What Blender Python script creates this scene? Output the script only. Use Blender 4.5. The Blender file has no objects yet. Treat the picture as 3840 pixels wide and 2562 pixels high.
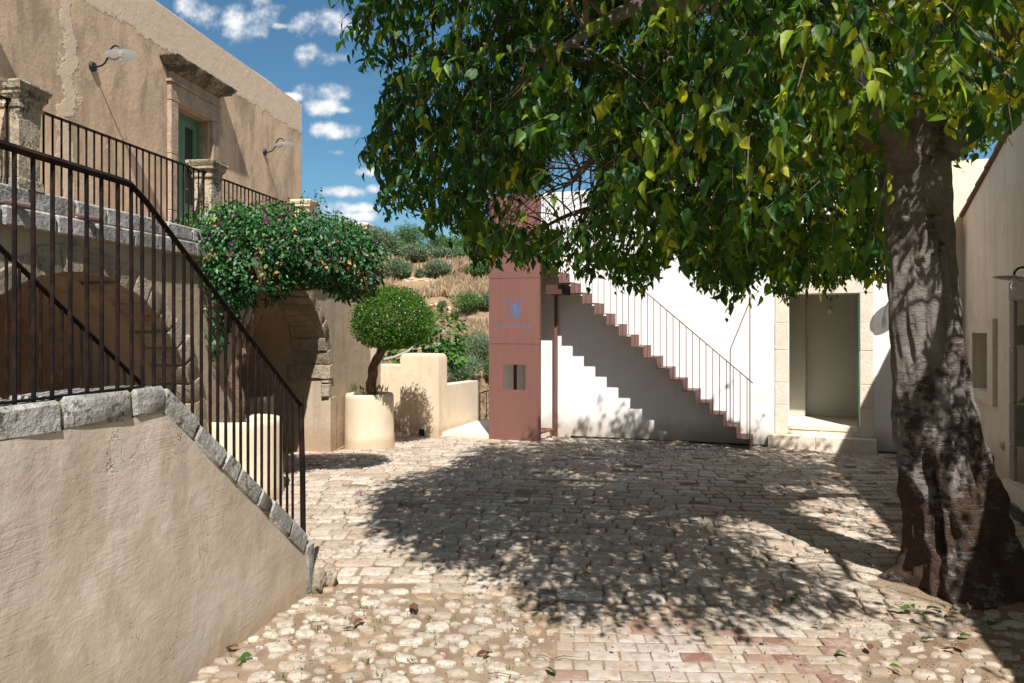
import bpy, math, random
import numpy as np
from mathutils import Vector, noise as mnoise
random.seed(7); np.random.seed(7)
R = math.radians
sc = bpy.context.scene
COL = sc.collection

# ---------------------------------------------------------------- camera
H = 1.8
FP = 2780.0                      # focal length in photo pixels (3840 wide)
cam = bpy.data.cameras.new('camera'); co = bpy.data.objects.new('camera', cam); COL.objects.link(co)
cam.sensor_width = 36.0; cam.lens = 36.0*FP/3840.0
cam.shift_y = -(1281-1215)/3840.0
cam.clip_start = 0.05; cam.clip_end = 3000
co.location = (0, 0, H); co.rotation_euler = (R(90), 0, 0)
sc.camera = co

# ---------------------------------------------------------------- light
SUN = Vector((-0.15, 1.0, -1.3)).normalized()      # travel direction of the sunlight
SX, SZ = -0.15, 1.3
sl = bpy.data.lights.new('sun', 'SUN'); so = bpy.data.objects.new('sun', sl); COL.objects.link(so)
sl.energy = 5.0; sl.angle = R(0.53); sl.color = (1.0, 0.975, 0.94)
so.rotation_euler = SUN.to_track_quat('-Z', 'Y').to_euler(); so.location = (2, -8, 14)
w = bpy.data.worlds.new('World'); sc.world = w; w.use_nodes = True
sc.view_settings.view_transform = 'Standard'; sc.view_settings.look = 'None'
sc.view_settings.gamma = 1.0; sc.view_settings.use_curve_mapping = False
sc.view_settings.exposure = 0.66

class NT:
    """small node-tree helper"""
    def __init__(s, tree):
        s.t = tree; s.n = tree.nodes; s.l = tree.links
        s.n.clear()
    def node(s, typ, ins=None, **kw):
        nd = s.n.new(typ)
        for k, v in kw.items(): setattr(nd, k, v)
        for k, v in (ins or {}).items():
            if hasattr(v, 'is_output') or isinstance(v, bpy.types.NodeSocket): s.l.new(v, nd.inputs[k])
            else: nd.inputs[k].default_value = v
        return nd
    def math(s, op, a, b=0.0, c=0.0, clamp=False):
        nd = s.node('ShaderNodeMath', {0: a, 1: b, 2: c}, operation=op); nd.use_clamp = clamp
        return nd.outputs[0]
    def noise(s, vec, scale, detail=5.0, rough=0.55, dist=0.0):
        return s.node('ShaderNodeTexNoise', {'Vector': vec, 'Scale': scale, 'Detail': detail, 'Roughness': rough, 'Distortion': dist}).outputs['Fac']
    def smooth(s, v, a, b, o0=0.0, o1=1.0):
        nd = s.node('ShaderNodeMapRange', {'Value': v, 'From Min': a, 'From Max': b, 'To Min': o0, 'To Max': o1}, interpolation_type='SMOOTHSTEP')
        return nd.outputs[0]
    def mix(s, f, a, b, mode='MIX'):
        nd = s.node('ShaderNodeMix', data_type='RGBA', blend_type=mode)
        for idx, v in ((0, f), (6, a), (7, b)):
            if isinstance(v, bpy.types.NodeSocket): s.l.new(v, nd.inputs[idx])
            elif idx == 0: nd.inputs[idx].default_value = v
            else: nd.inputs[idx].default_value = (v[0], v[1], v[2], 1)
        return nd.outputs[2]
    def scalev(s, vec, sv):
        return s.node('ShaderNodeVectorMath', {0: vec, 1: sv}, operation='MULTIPLY').outputs[0]

def build_world():
    T = NT(w.node_tree)
    sky = T.node('ShaderNodeTexSky', sky_type='NISHITA', sun_disc=False)
    sky.sun_elevation = math.asin(-SUN.z); sky.sun_rotation = math.atan2(-SUN.x, -SUN.y)
    sky.air_density = 1.0; sky.dust_density = 0.6; sky.ozone_density = 2.5
    tc = T.node('ShaderNodeTexCoord').outputs['Generated']
    sep = T.node('ShaderNodeSeparateXYZ', {0: tc}).outputs
    yy = T.math('MAXIMUM', sep[1], 0.05)
    a = T.math('DIVIDE', sep[0], yy); e = T.math('DIVIDE', sep[2], yy)
    v = T.node('ShaderNodeCombineXYZ', {0: a, 1: e, 2: 0.0}).outputs[0]
    n1 = T.noise(v, 22.0, 7, 0.6); n2 = T.noise(v, 9.0, 3, 0.5)
    # cumulus scraps by direction: (azimuth tangent, elevation tangent, half width, half height)
    cl = [(455,15,34,24),(480,28,26,16),(600,20,40,30),(555,50,55,32),(575,72,30,22),(735,62,50,20),(775,55,40,22),(735,126,36,20),(752,212,44,14),(740,243,36,14),
          (790,253,18,6),(675,224,18,7),(765,302,56,13),(745,305,40,10),(790,440,34,9),(868,432,22,7),(770,482,40,12),(810,478,34,8),(790,498,60,9),(850,395,24,8),(770,350,14,5),(640,60,14,6),
          (1300,300,60,20),(1500,180,50,24)]
    m = None
    for (x, y, hw, hh) in cl:
        a0 = (x*1.634-1920)/FP; e0 = (1215-y*1.634)/FP
        da = T.math('DIVIDE', T.math('SUBTRACT', a, a0), hw*1.634/FP*1.55)
        de = T.math('DIVIDE', T.math('SUBTRACT', e, e0), hh*1.634/FP*1.7)
        q = T.math('SUBTRACT', 1.0, T.math('ADD', T.math('MULTIPLY', da, da), T.math('MULTIPLY', de, de)))
        m = q if m is None else T.math('SMOOTH_MAX', m, q, 0.3)
    front = T.smooth(sep[1], 0.1, 0.3)
    m = T.math('MAXIMUM', m, -1.2)
    val = T.math('ADD', T.math('MULTIPLY', m, 0.55), T.math('MULTIPLY', T.math('SUBTRACT', n1, 0.5), 3.0))
    val = T.math('ADD', val, T.math('MULTIPLY', T.math('SUBTRACT', n2, 0.5), 1.2))
    c1 = T.math('MULTIPLY', T.smooth(val, -0.05, 0.75), front)
    # scattered cloud out of view, cover raised to give a whiter fill light
    g = T.noise(tc, 5.0, 7, 0.6)
    c2 = T.math('MULTIPLY', T.smooth(g, 0.50, 0.64), T.math('SUBTRACT', 1.0, front))
    c2 = T.math('MULTIPLY', c2, T.smooth(sep[2], 0.02, 0.2))
    cloud = T.math('MAXIMUM', c1, c2)
    skyc = T.mix(1.0, sky.outputs[0], (0.50, 0.74, 0.78), 'MULTIPLY')
    skyc = T.mix(T.smooth(sep[2], .17, .0, 0., .75), skyc, (2.7, 3.4, 4.0))
    shade = T.smooth(val, 0.2, 1.3)
    cc = T.mix(shade, (5.6, 5.9, 6.3), (9.6, 9.5, 9.2))
    colr = T.mix(T.math('MULTIPLY', cloud, 0.93), skyc, cc)
    bg = T.node('ShaderNodeBackground', {'Color': colr, 'Strength': 0.085})
    out = T.node('ShaderNodeOutputWorld', {'Surface': bg.outputs[0]})
build_world()

# ---------------------------------------------------------------- mesh helpers
class MB:
    def __init__(s): s.v = []; s.f = []; s.n = 0
    def add(s, verts, faces):
        b = s.n; s.v.extend([tuple(p) for p in verts]); s.n += len(verts)
        s.f.extend([tuple(i+b for i in fc) for fc in faces]); return s
    def box8(s, p):   # 8 corners: 0-3 bottom loop, 4-7 top loop
        return s.add(p, [(3,2,1,0),(4,5,6,7),(0,1,5,4),(1,2,6,5),(2,3,7,6),(3,0,4,7)])
    def box(s, x0, x1, y0, y1, z0, z1):
        return s.box8([(x0,y0,z0),(x1,y0,z0),(x1,y1,z0),(x0,y1,z0),(x0,y0,z1),(x1,y0,z1),(x1,y1,z1),(x0,y1,z1)])
    def fbox(s, F, t0, t1, o0, o1, z0, z1):
        return s.box8([F(t0,o0,z0),F(t1,o0,z0),F(t1,o1,z0),F(t0,o1,z0),F(t0,o0,z1),F(t1,o0,z1),F(t1,o1,z1),F(t0,o1,z1)])
    def tube(s, pts, radii, sides=8, cap=True):
        pts = [Vector(p) for p in pts]
        if not hasattr(radii, '__len__'): radii = [radii]*len(pts)
        vs = []; ref = None
        for i, p in enumerate(pts):
            d = (pts[min(i+1,len(pts)-1)]-pts[max(i-1,0)]).normalized()
            if ref is None:
                ref = d.orthogonal().normalized() if abs(d.z) < .9 else (Vector((1,0,0)) - d*d.x).normalized()
            ref = (ref - d*ref.dot(d)).normalized(); b = d.cross(ref)
            for k in range(sides):
                a = 2*math.pi*(k+.5)/sides
                vs.append(p + (ref*math.cos(a)+b*math.sin(a))*radii[i])
        fs = []
        for i in range(len(pts)-1):
            for k in range(sides):
                k2 = (k+1) % sides
                fs.append((i*sides+k, i*sides+k2, (i+1)*sides+k2, (i+1)*sides+k))
        if cap:
            fs.append(tuple(range(sides))[::-1]); fs.append(tuple(range((len(pts)-1)*sides, len(pts)*sides)))
        return s.add(vs, fs)
    def lathe(s, prof, c, segs=40, jit=0.0, cap=True):
        vs = []; fs = []
        for (r, z) in prof:
            for k in range(segs):
                a = 2*math.pi*k/segs
                rr = r*(1+jit*mnoise.noise(Vector((math.cos(a)*1.6+c[0], math.sin(a)*1.6+c[1], z*2.2))))
                vs.append((c[0]+rr*math.cos(a), c[1]+rr*math.sin(a), z+c[2]))
        for i in range(len(prof)-1):
            for k in range(segs):
                k2 = (k+1) % segs
                fs.append((i*segs+k, i*segs+k2, (i+1)*segs+k2, (i+1)*segs+k))
        if cap: fs.append(tuple(range((len(prof)-1)*segs, len(prof)*segs)))
        return s.add(vs, fs)
    def mesh(s, name, origin=(0,0,0)):
        me = bpy.data.meshes.new(name)
        ox, oy, oz = origin
        me.from_pydata([(x-ox, y-oy, z-oz) for x, y, z in s.v], [], s.f); me.update(); return me

def props(o, label=None, cat=None, group=None, kind=None):
    if label: o['label'] = label
    if cat: o['category'] = cat
    if group: o['group'] = group
    if kind: o['kind'] = kind
    return o
def link(o, parent=None):
    COL.objects.link(o)
    if parent is not None: o.parent = parent
    return o
def world_loc(o):
    v = Vector(o.location); p = o.parent
    while p is not None: v += Vector(p.location); p = p.parent
    return v
def thing(name, loc, label, cat, group=None, kind=None):
    o = bpy.data.objects.new(name, None); o.location = loc; o.empty_display_size = .2
    link(o); return props(o, label, cat, group, kind)
def smooth_me(me, ang=None):
    me.polygons.foreach_set('use_smooth', [True]*len(me.polygons))
    if ang is not None:
        try: me.set_sharp_from_angle(angle=R(ang))
        except Exception: pass
def obj(name, mb, mat, parent=None, smooth=None, origin=None, **kw):
    """ONE mesh object from a mesh builder; vertices are given in world coordinates"""
    og = Vector(origin) if origin is not None else (world_loc(parent) if parent is not None else Vector((0,0,0)))
    me = mb.mesh(name, og); me.materials.append(mat)
    if smooth is not None: smooth_me(me, smooth)
    o = bpy.data.objects.new(name, me)
    o.location = og - (world_loc(parent) if parent is not None else Vector((0,0,0)))
    link(o, parent)
    if kw: props(o, **kw)
    return o
def inst(name, me, parent, wloc, scale=(1,1,1), rot=(0,0,0)):
    o = bpy.data.objects.new(name, me); o.location = Vector(wloc)-(world_loc(parent) if parent is not None else Vector((0,0,0)))
    o.scale = scale; o.rotation_euler = rot
    return link(o, parent)
def np_mesh(name, V, F, mat, tone=None, smooth=False):
    """numpy mesh: V (n,3), F list of (m,k) arrays of equal k"""
    me = bpy.data.meshes.new(name)
    me.vertices.add(len(V)); me.vertices.foreach_set('co', np.asarray(V, np.float32).ravel())
    tot = sum(f.shape[0] for f in F); lp = sum(f.size for f in F)
    me.loops.add(lp); me.polygons.add(tot)
    me.loops.foreach_set('vertex_index', np.concatenate([f.ravel() for f in F]).astype(np.int32))
    st = []; c = 0
    for f in F:
        st.append(c+np.arange(f.shape[0])*f.shape[1]); c += f.size
    me.polygons.foreach_set('loop_start', np.concatenate(st).astype(np.int32))
    me.update(calc_edges=True); me.validate(clean_customdata=False)
    if tone is not None:
        at = me.attributes.new('tone', 'FLOAT', 'POINT'); at.data.foreach_set('value', np.asarray(tone, np.float32))
    if smooth: me.polygons.foreach_set('use_smooth', [True]*len(me.polygons))
    me.materials.append(mat); return me

# ---------------------------------------------------------------- local frames of the walls (surveyed from the photograph)
def TER(t, o, z): return (-4.08+.1331*t+.991*o, t-.132*o, z)          # terrace wall; o > 0 towards the courtyard
def BCK(q, o, z): return (.9285*q-.3714*o, 12.514-.3714*q-.9285*o, z)  # white back wall; o > 0 towards the camera
def RGT(t, o, z): return (2.396+.37*t-.938*o, t+.347*o, z)             # right-hand house wall
SD = Vector((.2116, .9774)); 
def STW(t, o, z):                                                      # stair wall; t is the depth, o > 0 to the courtyard
    return (-2.458+.2165*t+.9774*o, t-.2116*o, z)
def sstep(x): x = max(0., min(1., x)); return x*x*(3-2*x)
def gz(x, y): return -.06*sstep((y-8)/3.5)*sstep((2.6-x)/3.0)+.05*math.exp(-((x-3.08)**2+(y-5.02)**2)/.42)
def PX(px, py, Y): return ((px-1920)/FP*Y, Y, H+(1215-py)/FP*Y)
FO = -1.506                                                            # offset of the upper facade behind the terrace wall
def FAC(t, o, z): return TER(t-.199, FO+o, z)

# ---------------------------------------------------------------- materials
def new_mat(name):
    m = bpy.data.materials.new(name); m.use_nodes = True
    return m, NT(m.node_tree)
def finish(T, col, rough, bump=None, bd=.02, bs=.6, spec=.3, metal=0., trans=None):
    ins = {'Base Color': col if isinstance(col, bpy.types.NodeSocket) else (*col, 1), 'Roughness': rough, 'Specular IOR Level': spec, 'Metallic': metal}
    b = T.node('ShaderNodeBsdfPrincipled', ins)
    if bump is not None:
        bp = T.node('ShaderNodeBump', {'Height': bump, 'Distance': bd, 'Strength': bs}); T.l.new(bp.outputs[0], b.inputs['Normal'])
    T.node('ShaderNodeOutputMaterial', {'Surface': b.outputs[0]})
    return b
def pos(T): return T.node('ShaderNodeNewGeometry').outputs['Position']

def plaster(name, c, c2, c3, bump=.5, bd=.02, streak=.5, dirt=None, dirt_h=.5, scale=1.0, extra=None, rough=.92, fine=1.0):
    m, T = new_mat(name); P = pos(T)
    n1 = T.noise(P, 1.3*scale, 6, .6, .3); n2 = T.noise(P, 5.5*scale, 6, .65)
    st = T.noise(T.scalev(P, (5.0, 5.0, .55)), 1.0*scale, 5, .6, .4)
    fi = T.noise(P, 90*scale, 3, .6)
    col = T.mix(T.smooth(n1, .36, .66), c, c2)
    col = T.mix(T.math('MULTIPLY', T.smooth(st, .47, .70), streak), col, c3)
    col = T.mix(T.math('MULTIPLY', T.smooth(n2, .50, .72), .35), col, c3)
    col = T.mix(T.math('MULTIPLY', T.smooth(fi, .3, .75), .10), col, tuple(x*.6 for x in c3))
    z = T.node('ShaderNodeSeparateXYZ', {0: P}).outputs
    if dirt is not None:
        zz = T.math('ADD', z[2], T.math('MULTIPLY', T.math('SUBTRACT', T.noise(P, 3.5, 5, .6), .5), .9*dirt_h))
        col = T.mix(T.smooth(zz, dirt_h, .02, 0, .75), col, dirt)
    h = T.math('ADD', T.math('MULTIPLY', n2, 1.0), T.math('MULTIPLY', T.noise(P, 24*scale, 5, .6), .35))
    h = T.math('ADD', h, T.math('MULTIPLY', fi, .10*fine))
    if extra is not None: col, h = extra(T, P, z, col, h)
    finish(T, col, rough, h, bd, bump, .2)
    return m

def facade_extra(T, P, z, col, h):
    # newer paler render band at the parapet and a pale vertical repair; both are real patches
    e = T.math('SUBTRACT', T.noise(P, 4.0, 5, .65), .5)
    zz = T.math('ADD', z[2], T.math('MULTIPLY', e, .34))
    band = T.smooth(zz, 5.235, 5.265)
    yw = T.math('ADD', z[1], T.math('MULTIPLY', T.math('SUBTRACT', T.noise(P, 2.1, 5, .6), .5), .75))
    d = T.math('ABSOLUTE', T.math('SUBTRACT', yw, 7.66))
    crack = T.smooth(d, .105, .075)
    k = T.math('MAXIMUM', band, crack)
    # dark weather stains
    ds = T.noise(T.scalev(P, (1, 1, .45)), 2.0, 6, .7, .5)
    col = T.mix(T.math('MULTIPLY', T.smooth(ds, .45, .64), .60), col, (.25,.18,.125))
    sp = T.noise(P, 3.1, 3, .5); col = T.mix(T.smooth(sp, .735, .745), col, (.66,.50,.35))
    col = T.mix(k, col, T.mix(T.noise(P, 7, 5, .6), (.62,.46,.32), (.70,.54,.39)))
    h = T.math('ADD', h, T.math('MULTIPLY', k, .5))
    return col, h

def stairwall_extra(T, P, z, col, h):
    # trowel drags: two warped, stretched noise fields at different angles
    for ang, sc_, amp in ((25, 1.0, .9), (-50, 1.4, .7), (80, .8, .6)):
        mp = T.node('ShaderNodeMapping', {'Vector': P, 'Rotation': (R(ang), 0, 0), 'Scale': (5*sc_, 3.5*sc_, 60*sc_)}).outputs[0]
        tr = T.noise(mp, 1.0, 4, .6, .8)
        msk = T.smooth(T.noise(P, 2.6*sc_+ang*.01, 3, .5), .46, .62)
        h = T.math('ADD', h, T.math('MULTIPLY', T.math('MULTIPLY', tr, msk), amp*.30))
    ridge = T.noise(P, 7.5, 2, .5, 1.5)
    rd = T.smooth(T.math('ABSOLUTE', T.math('SUBTRACT', ridge, .5)), .012, .0)
    rm = T.smooth(T.noise(P, 2.0, 3, .5), .56, .64)
    h = T.math('ADD', h, T.math('MULTIPLY', T.math('MULTIPLY', rd, rm), .18))
    pv = T.noise(T.scalev(P, (1, 1, .5)), 3.2, 4, .6, .5)
    col = T.mix(T.math('MULTIPLY', T.smooth(pv, .44, .64), .5), col, (.40,.305,.215))
    gp = T.noise(T.scalev(P, (1, 1, .7)), 1.7, 5, .65, .6)
    col = T.mix(T.math('MULTIPLY', T.smooth(gp, .50, .66), .55), col, (.47, .425, .38))
    cr = T.noise(P, 1.15, 6, .62, .8); ck = T.smooth(T.math('ABSOLUTE', T.math('SUBTRACT', cr, .47)), .0035, .0)
    ck = T.math('MULTIPLY', ck, T.smooth(T.noise(P, 1.9, 2, .5), .5, .6)); col = T.mix(T.math('MULTIPLY', ck, .5), col, (.2, .15, .11)); h = T.math('SUBTRACT', h, T.math('MULTIPLY', ck, .5))
    return col, h

def ret_white(T, P, z, col, h):
    g = T.noise(T.scalev(P, (1, 1, 1.2)), 2.0, 5, .6)
    return T.mix(T.math('MULTIPLY', T.smooth(g, .5, .75), .25), col, (.66, .56, .44)), h

M = {}
M['facade'] = plaster('ochre_render', (.68,.475,.31), (.56,.395,.26), (.40,.29,.20), bump=.42, streak=.4, extra=facade_extra)
M['terrace'] = plaster('tan_render', (.47,.36,.25), (.40,.31,.215), (.29,.235,.17), bump=.5, streak=.6, dirt=(.34,.23,.14), dirt_h=.35)
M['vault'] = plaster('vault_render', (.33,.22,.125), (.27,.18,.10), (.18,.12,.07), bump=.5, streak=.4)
M['stairwall'] = plaster('trowelled_render', (.62,.53,.435), (.51,.415,.315), (.42,.325,.235), bump=.46, bd=.016, streak=.35, dirt=(.42,.30,.19), dirt_h=.18, extra=stairwall_extra)
M['cream'] = plaster('cream_render', (.72,.58,.42), (.66,.53,.38), (.52,.41,.28), bump=.3, streak=.25, dirt=(.50,.37,.24), dirt_h=.14)
M['cream_stained'] = plaster('stained_cream_render', (.70,.56,.40), (.62,.49,.34), (.40,.32,.22), bump=.35, streak=.45, dirt=(.42,.31,.2), dirt_h=.2)
M['white'] = plaster('white_render', (.83,.81,.78), (.81,.785,.75), (.70,.66,.60), bump=.25, streak=.35, dirt=(.40,.325,.24), dirt_h=.42, extra=ret_white)
M['yellow_cream'] = plaster('pale_yellow_render', (.80,.70,.50), (.78,.67,.46), (.7,.58,.38), bump=.2, streak=.2)
M['right'] = plaster('right_render', (.80,.69,.56), (.74,.62,.48), (.60,.45,.32), bump=.3, streak=.55, dirt=(.46,.34,.22), dirt_h=.6)
M['inner'] = plaster('inner_render', (.50,.49,.42), (.48,.47,.40), (.42,.40,.33), bump=.1, streak=.1)

def stone(name, c, c2, dark, lich=.5, bump=.8, bd=.012, scale=1., pits=1.0, spots=.66):
    m, T = new_mat(name); P = pos(T)
    n1 = T.noise(P, 6*scale, 6, .65, .3); n2 = T.noise(P, 30*scale, 5, .65)
    col = T.mix(T.smooth(n1, .35, .65), c, c2)
    col = T.mix(T.math('MULTIPLY', T.smooth(n2, .45, .7), .4), col, dark)
    l1 = T.math('ADD', T.math('MULTIPLY', T.noise(P, 9*scale, 4, .6, .3), .5), T.math('MULTIPLY', T.noise(P, 42*scale, 4, .6), .5))
    col = T.mix(T.math('MULTIPLY', T.smooth(l1, spots-.045, spots-.01), lich), col, (.035,.035,.032))
    l2 = T.noise(T.scalev(P, (1,1,.6)), 3.2*scale, 5, .65); col = T.mix(T.math('MULTIPLY', T.smooth(l2, .44, .6), lich*.75), col, dark)
    vor = T.node('ShaderNodeTexVoronoi', {'Vector': P, 'Scale': 55*scale, 'Randomness': 1.0}).outputs['Distance']
    pit = T.math('MULTIPLY', T.smooth(vor, .22, .10), T.smooth(T.noise(P, 13, 3, .5), .5, .62))
    col = T.mix(T.math('MULTIPLY', pit, .6*pits), col, dark)
    h = T.math('ADD', n2, T.math('MULTIPLY', n1, 1.2)); h = T.math('SUBTRACT', h, T.math('MULTIPLY', pit, 1.0*pits))
    finish(T, col, .9, h, bd, bump, .2); return m
M['ledge'] = stone('grey_limestone', (.46,.44,.40), (.36,.345,.31), (.19,.175,.15), lich=.75, spots=.60, bump=1., bd=.016)
M['arch'] = stone('rough_arch_stone', (.45,.36,.255), (.33,.27,.20), (.16,.125,.09), lich=.55, bump=1.0, bd=.025)
M['pillar'] = stone('weathered_pillar_stone', (.52,.42,.29), (.42,.34,.24), (.15,.125,.09), lich=.8, spots=.575, bump=1., bd=.016)
M['cornice'] = stone('black_weathered_stone', (.34,.28,.20), (.16,.13,.095), (.05,.044,.036), lich=.8, spots=.56)
M['surround'] = stone('door_surround_stone', (.48,.35,.25), (.38,.27,.195), (.20,.14,.10), lich=.5, spots=.62)
M['jamb'] = stone('pale_jamb_stone', (.76,.66,.54), (.70,.585,.465), (.50,.40,.30), lich=.03, bump=.5, pits=.6)
M['jamb_dark'] = stone('grey_jamb_stone', (.36,.31,.26), (.30,.255,.21), (.17,.145,.12), lich=.2, bump=.7)
M['newpillar'] = plaster('smooth_cream_stone', (.74,.60,.40), (.70,.56,.37), (.58,.45,.3), bump=.12, streak=.1)
M['mortar'] = plaster('mortar', (.48,.34,.20), (.40,.29,.18), (.3,.2,.13), bump=.6, streak=.1)

def tonemat(name, c, c2, dark, sand, rough=.85, cover=.5, warm=None, grain=1.0, bump=.8):
    """single stones: each stone carries its own tone value; sand lies over part of them"""
    m, T = new_mat(name); P = pos(T)
    t = T.node('ShaderNodeAttribute', attribute_name='tone').outputs['Fac']
    col = T.mix(t, c, c2)
    if warm is not None: col = T.mix(T.math('MULTIPLY', T.smooth(T.math('FRACT', T.math('MULTIPLY', t, 7.3)), .88, .93), .6), col, warm)
    n1 = T.noise(P, 26*grain, 6, .68, .4); n2 = T.noise(P, 120, 3, .6)
    col = T.mix(T.math('MULTIPLY', T.smooth(n1, .46, .68), .62), col, dark)
    n3 = T.noise(P, 1.9, 5, .6); n4 = T.noise(P, 10, 5, .7)
    sm = T.smooth(T.math('ADD', T.math('MULTIPLY', n3, .55), T.math('MULTIPLY', n4, .45)), 1.0-cover-.04, 1.0-cover+.05)
    col = T.mix(T.math('MULTIPLY', sm, .85), col, sand)
    col = T.mix(T.math('MULTIPLY', T.smooth(n2, .3, .8), .12), col, tuple(x*.5 for x in dark))
    h = T.math('ADD', n1, T.math('MULTIPLY', n2, .25))
    finish(T, col, rough, h, .012, bump, .25); return m
SAND = (.33, .245, .165)
M['cobble'] = tonemat('worn_limestone_cobble', (.56,.475,.385), (.37,.29,.215), (.17,.125,.09), SAND, cover=.42, warm=(.46,.33,.235), grain=.8, bump=1.)
M['round'] = tonemat('river_stone', (.54,.47,.385), (.31,.25,.19), (.15,.11,.08), SAND, cover=.47, warm=(.38,.24,.12), grain=.9, bump=1.)
M['paver'] = tonemat('worn_cement_paver', (.47,.415,.355), (.37,.305,.25), (.22,.125,.09), SAND, cover=.49, grain=.6)
M['redpaver'] = tonemat('red_brick_paver', (.20,.10,.07), (.28,.175,.13), (.40,.335,.275), SAND, cover=.44, grain=.4)

def mk_ground():
    m, T = new_mat('sandy_soil'); P = pos(T)
    n1 = T.noise(P, 3.0, 6, .6); n2 = T.noise(P, 60, 4, .7); n3 = T.noise(P, 200, 2, .6)
    col = T.mix(T.smooth(n1, .35, .65), (.33,.24,.16), (.23,.16,.105))
    col = T.mix(T.math('MULTIPLY', T.smooth(n2, .5, .7), .55), col, (.16,.105,.07))
    col = T.mix(T.smooth(n3, .68, .74, 0, .7), col, (.58,.48,.37))
    h = T.math('ADD', n2, T.math('MULTIPLY', n3, .5)); finish(T, col, .95, h, .012, .9, .1); return m
M['soil'] = mk_ground()
def mk_hill():
    m, T = new_mat('dry_hillside'); P = pos(T)
    n1 = T.noise(P, .25, 6, .6); n2 = T.noise(P, 1.6, 6, .7); n3 = T.noise(T.scalev(P, (1,1,5)), 1.2, 5, .6)
    col = T.mix(T.smooth(n1, .4, .62), (.33,.21,.12), (.37,.27,.16))
    col = T.mix(T.math('MULTIPLY', T.smooth(n2, .48, .7), .7), col, (.17,.12,.07))
    col = T.mix(T.math('MULTIPLY', T.smooth(n3, .52, .66), .6), col, (.45,.29,.15))
    finish(T, col, .95, T.math('ADD', n2, T.noise(P, 6, 5, .7)), .25, .8, .1); return m
M['hill'] = mk_hill()

def metal(name, c, c2, rough=.5, sc=14, bump=.35, met=.0, spec=.45, zs=1.0):
    m, T = new_mat(name); P = pos(T)
    n = T.noise(T.scalev(P, (1,1,zs)), sc, 6, .65); n2 = T.noise(P, sc*12, 3, .6)
    col = T.mix(T.smooth(n, .42, .68), c, c2)
    rr = T.smooth(n, .3, .7, rough, min(1., rough+.2))
    finish(T, col, rr, T.math('ADD', n, n2), .003, bump, spec, met); return m
M['iron'] = metal('rusty_iron', (.008,.006,.0055), (.030,.013,.010), rough=.6, bump=.6, spec=.12)
M['steel'] = metal('rose_painted_steel', (.195,.090,.071), (.175,.081,.063), rough=.5, sc=5.0, bump=.10, zs=.10, spec=.3)
M['steel_dark'] = metal('dark_red_steel', (.09,.035,.028), (.07,.028,.022), rough=.5, sc=5, bump=.1)
M['black'] = metal('black_metal', (.012,.014,.016), (.018,.02,.022), rough=.4, bump=.05)
M['drain'] = metal('drain_metal', (.03,.035,.04), (.06,.065,.07), rough=.5, bump=.1, met=.5)
M['copper'] = metal('terracotta_pipe', (.30,.095,.045), (.22,.07,.035), rough=.55, sc=6)
M['clay'] = metal('clay_tile', (.22,.11,.07), (.12,.075,.055), rough=.9, sc=9, bump=.5)
M['spout'] = metal('clay_spout', (.19,.13,.115), (.13,.09,.08), rough=.8, sc=9, bump=.4)
M['green'] = metal('green_painted_wood', (.11,.235,.135), (.10,.215,.125), rough=.5, sc=5, bump=.06)
M['chrome'] = metal('handle_metal', (.55,.55,.55), (.45,.45,.45), rough=.25, met=1., bump=.02)
M['blue'] = metal('blue_print', (.045,.135,.30), (.05,.145,.32), rough=.6, bump=.02)
M['red'] = metal('red_print', (.42,.03,.02), (.46,.04,.03), rough=.6, bump=.02)
M['whitepaint'] = metal('white_paint', (.75,.74,.72), (.7,.69,.66), rough=.5, bump=.02)

def mk_glass(name, c, rough=.05, mixf=.35, tint=(.9,1,.96), ior=1.5):
    m, T = new_mat(name)
    g = T.node('ShaderNodeBsdfGlossy', {'Color': (.9,.9,.9,1), 'Roughness': rough})
    t = T.node('ShaderNodeBsdfTransparent', {'Color': (*tint, 1)})
    fr = T.node('ShaderNodeFresnel', {'IOR': ior}).outputs[0]
    d = T.node('ShaderNodeBsdfDiffuse', {'Color': (*c, 1)})
    mx = T.node('ShaderNodeMixShader', {0: mixf, 1: t.outputs[0], 2: d.outputs[0]})
    mx2 = T.node('ShaderNodeMixShader', {0: fr, 1: mx.outputs[0], 2: g.outputs[0]})
    T.node('ShaderNodeOutputMaterial', {'Surface': mx2.outputs[0]}); return m
M['pane'] = mk_glass('dark_window_glass', (.05,.062,.045), .06, .93, ior=1.09)
M['shade'] = mk_glass('frosted_glass_shade', (.72,.70,.66), .25, .88, (.95,.95,.95), ior=1.12)
def mk_shade():
    m, T = new_mat('frosted_glass_shade')
    d = T.node('ShaderNodeBsdfDiffuse', {'Color': (.50,.48,.45,1)}); tl = T.node('ShaderNodeBsdfTranslucent', {'Color': (.42,.41,.39,1)}); tp = T.node('ShaderNodeBsdfTransparent', {'Color': (1,1,1,1)})
    a = T.node('ShaderNodeMixShader', {0: .55, 1: d.outputs[0], 2: tl.outputs[0]}); b = T.node('ShaderNodeMixShader', {0: .35, 1: a.outputs[0], 2: tp.outputs[0]})
    T.node('ShaderNodeOutputMaterial', {'Surface': b.outputs[0]}); return m
M['shade'] = mk_shade()
M['bulb'] = mk_glass('clear_bulb_glass', (.8,.78,.72), .05, .3, (1,1,1))
M['edgeglass'] = mk_glass('clear_glass_door', (.05,.35,.22), .02, .12, (.9,1,.95))
M['edgegreen'] = metal('green_glass_edge', (.01,.20,.11), (.01,.18,.10), rough=.1, bump=.0)

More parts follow.
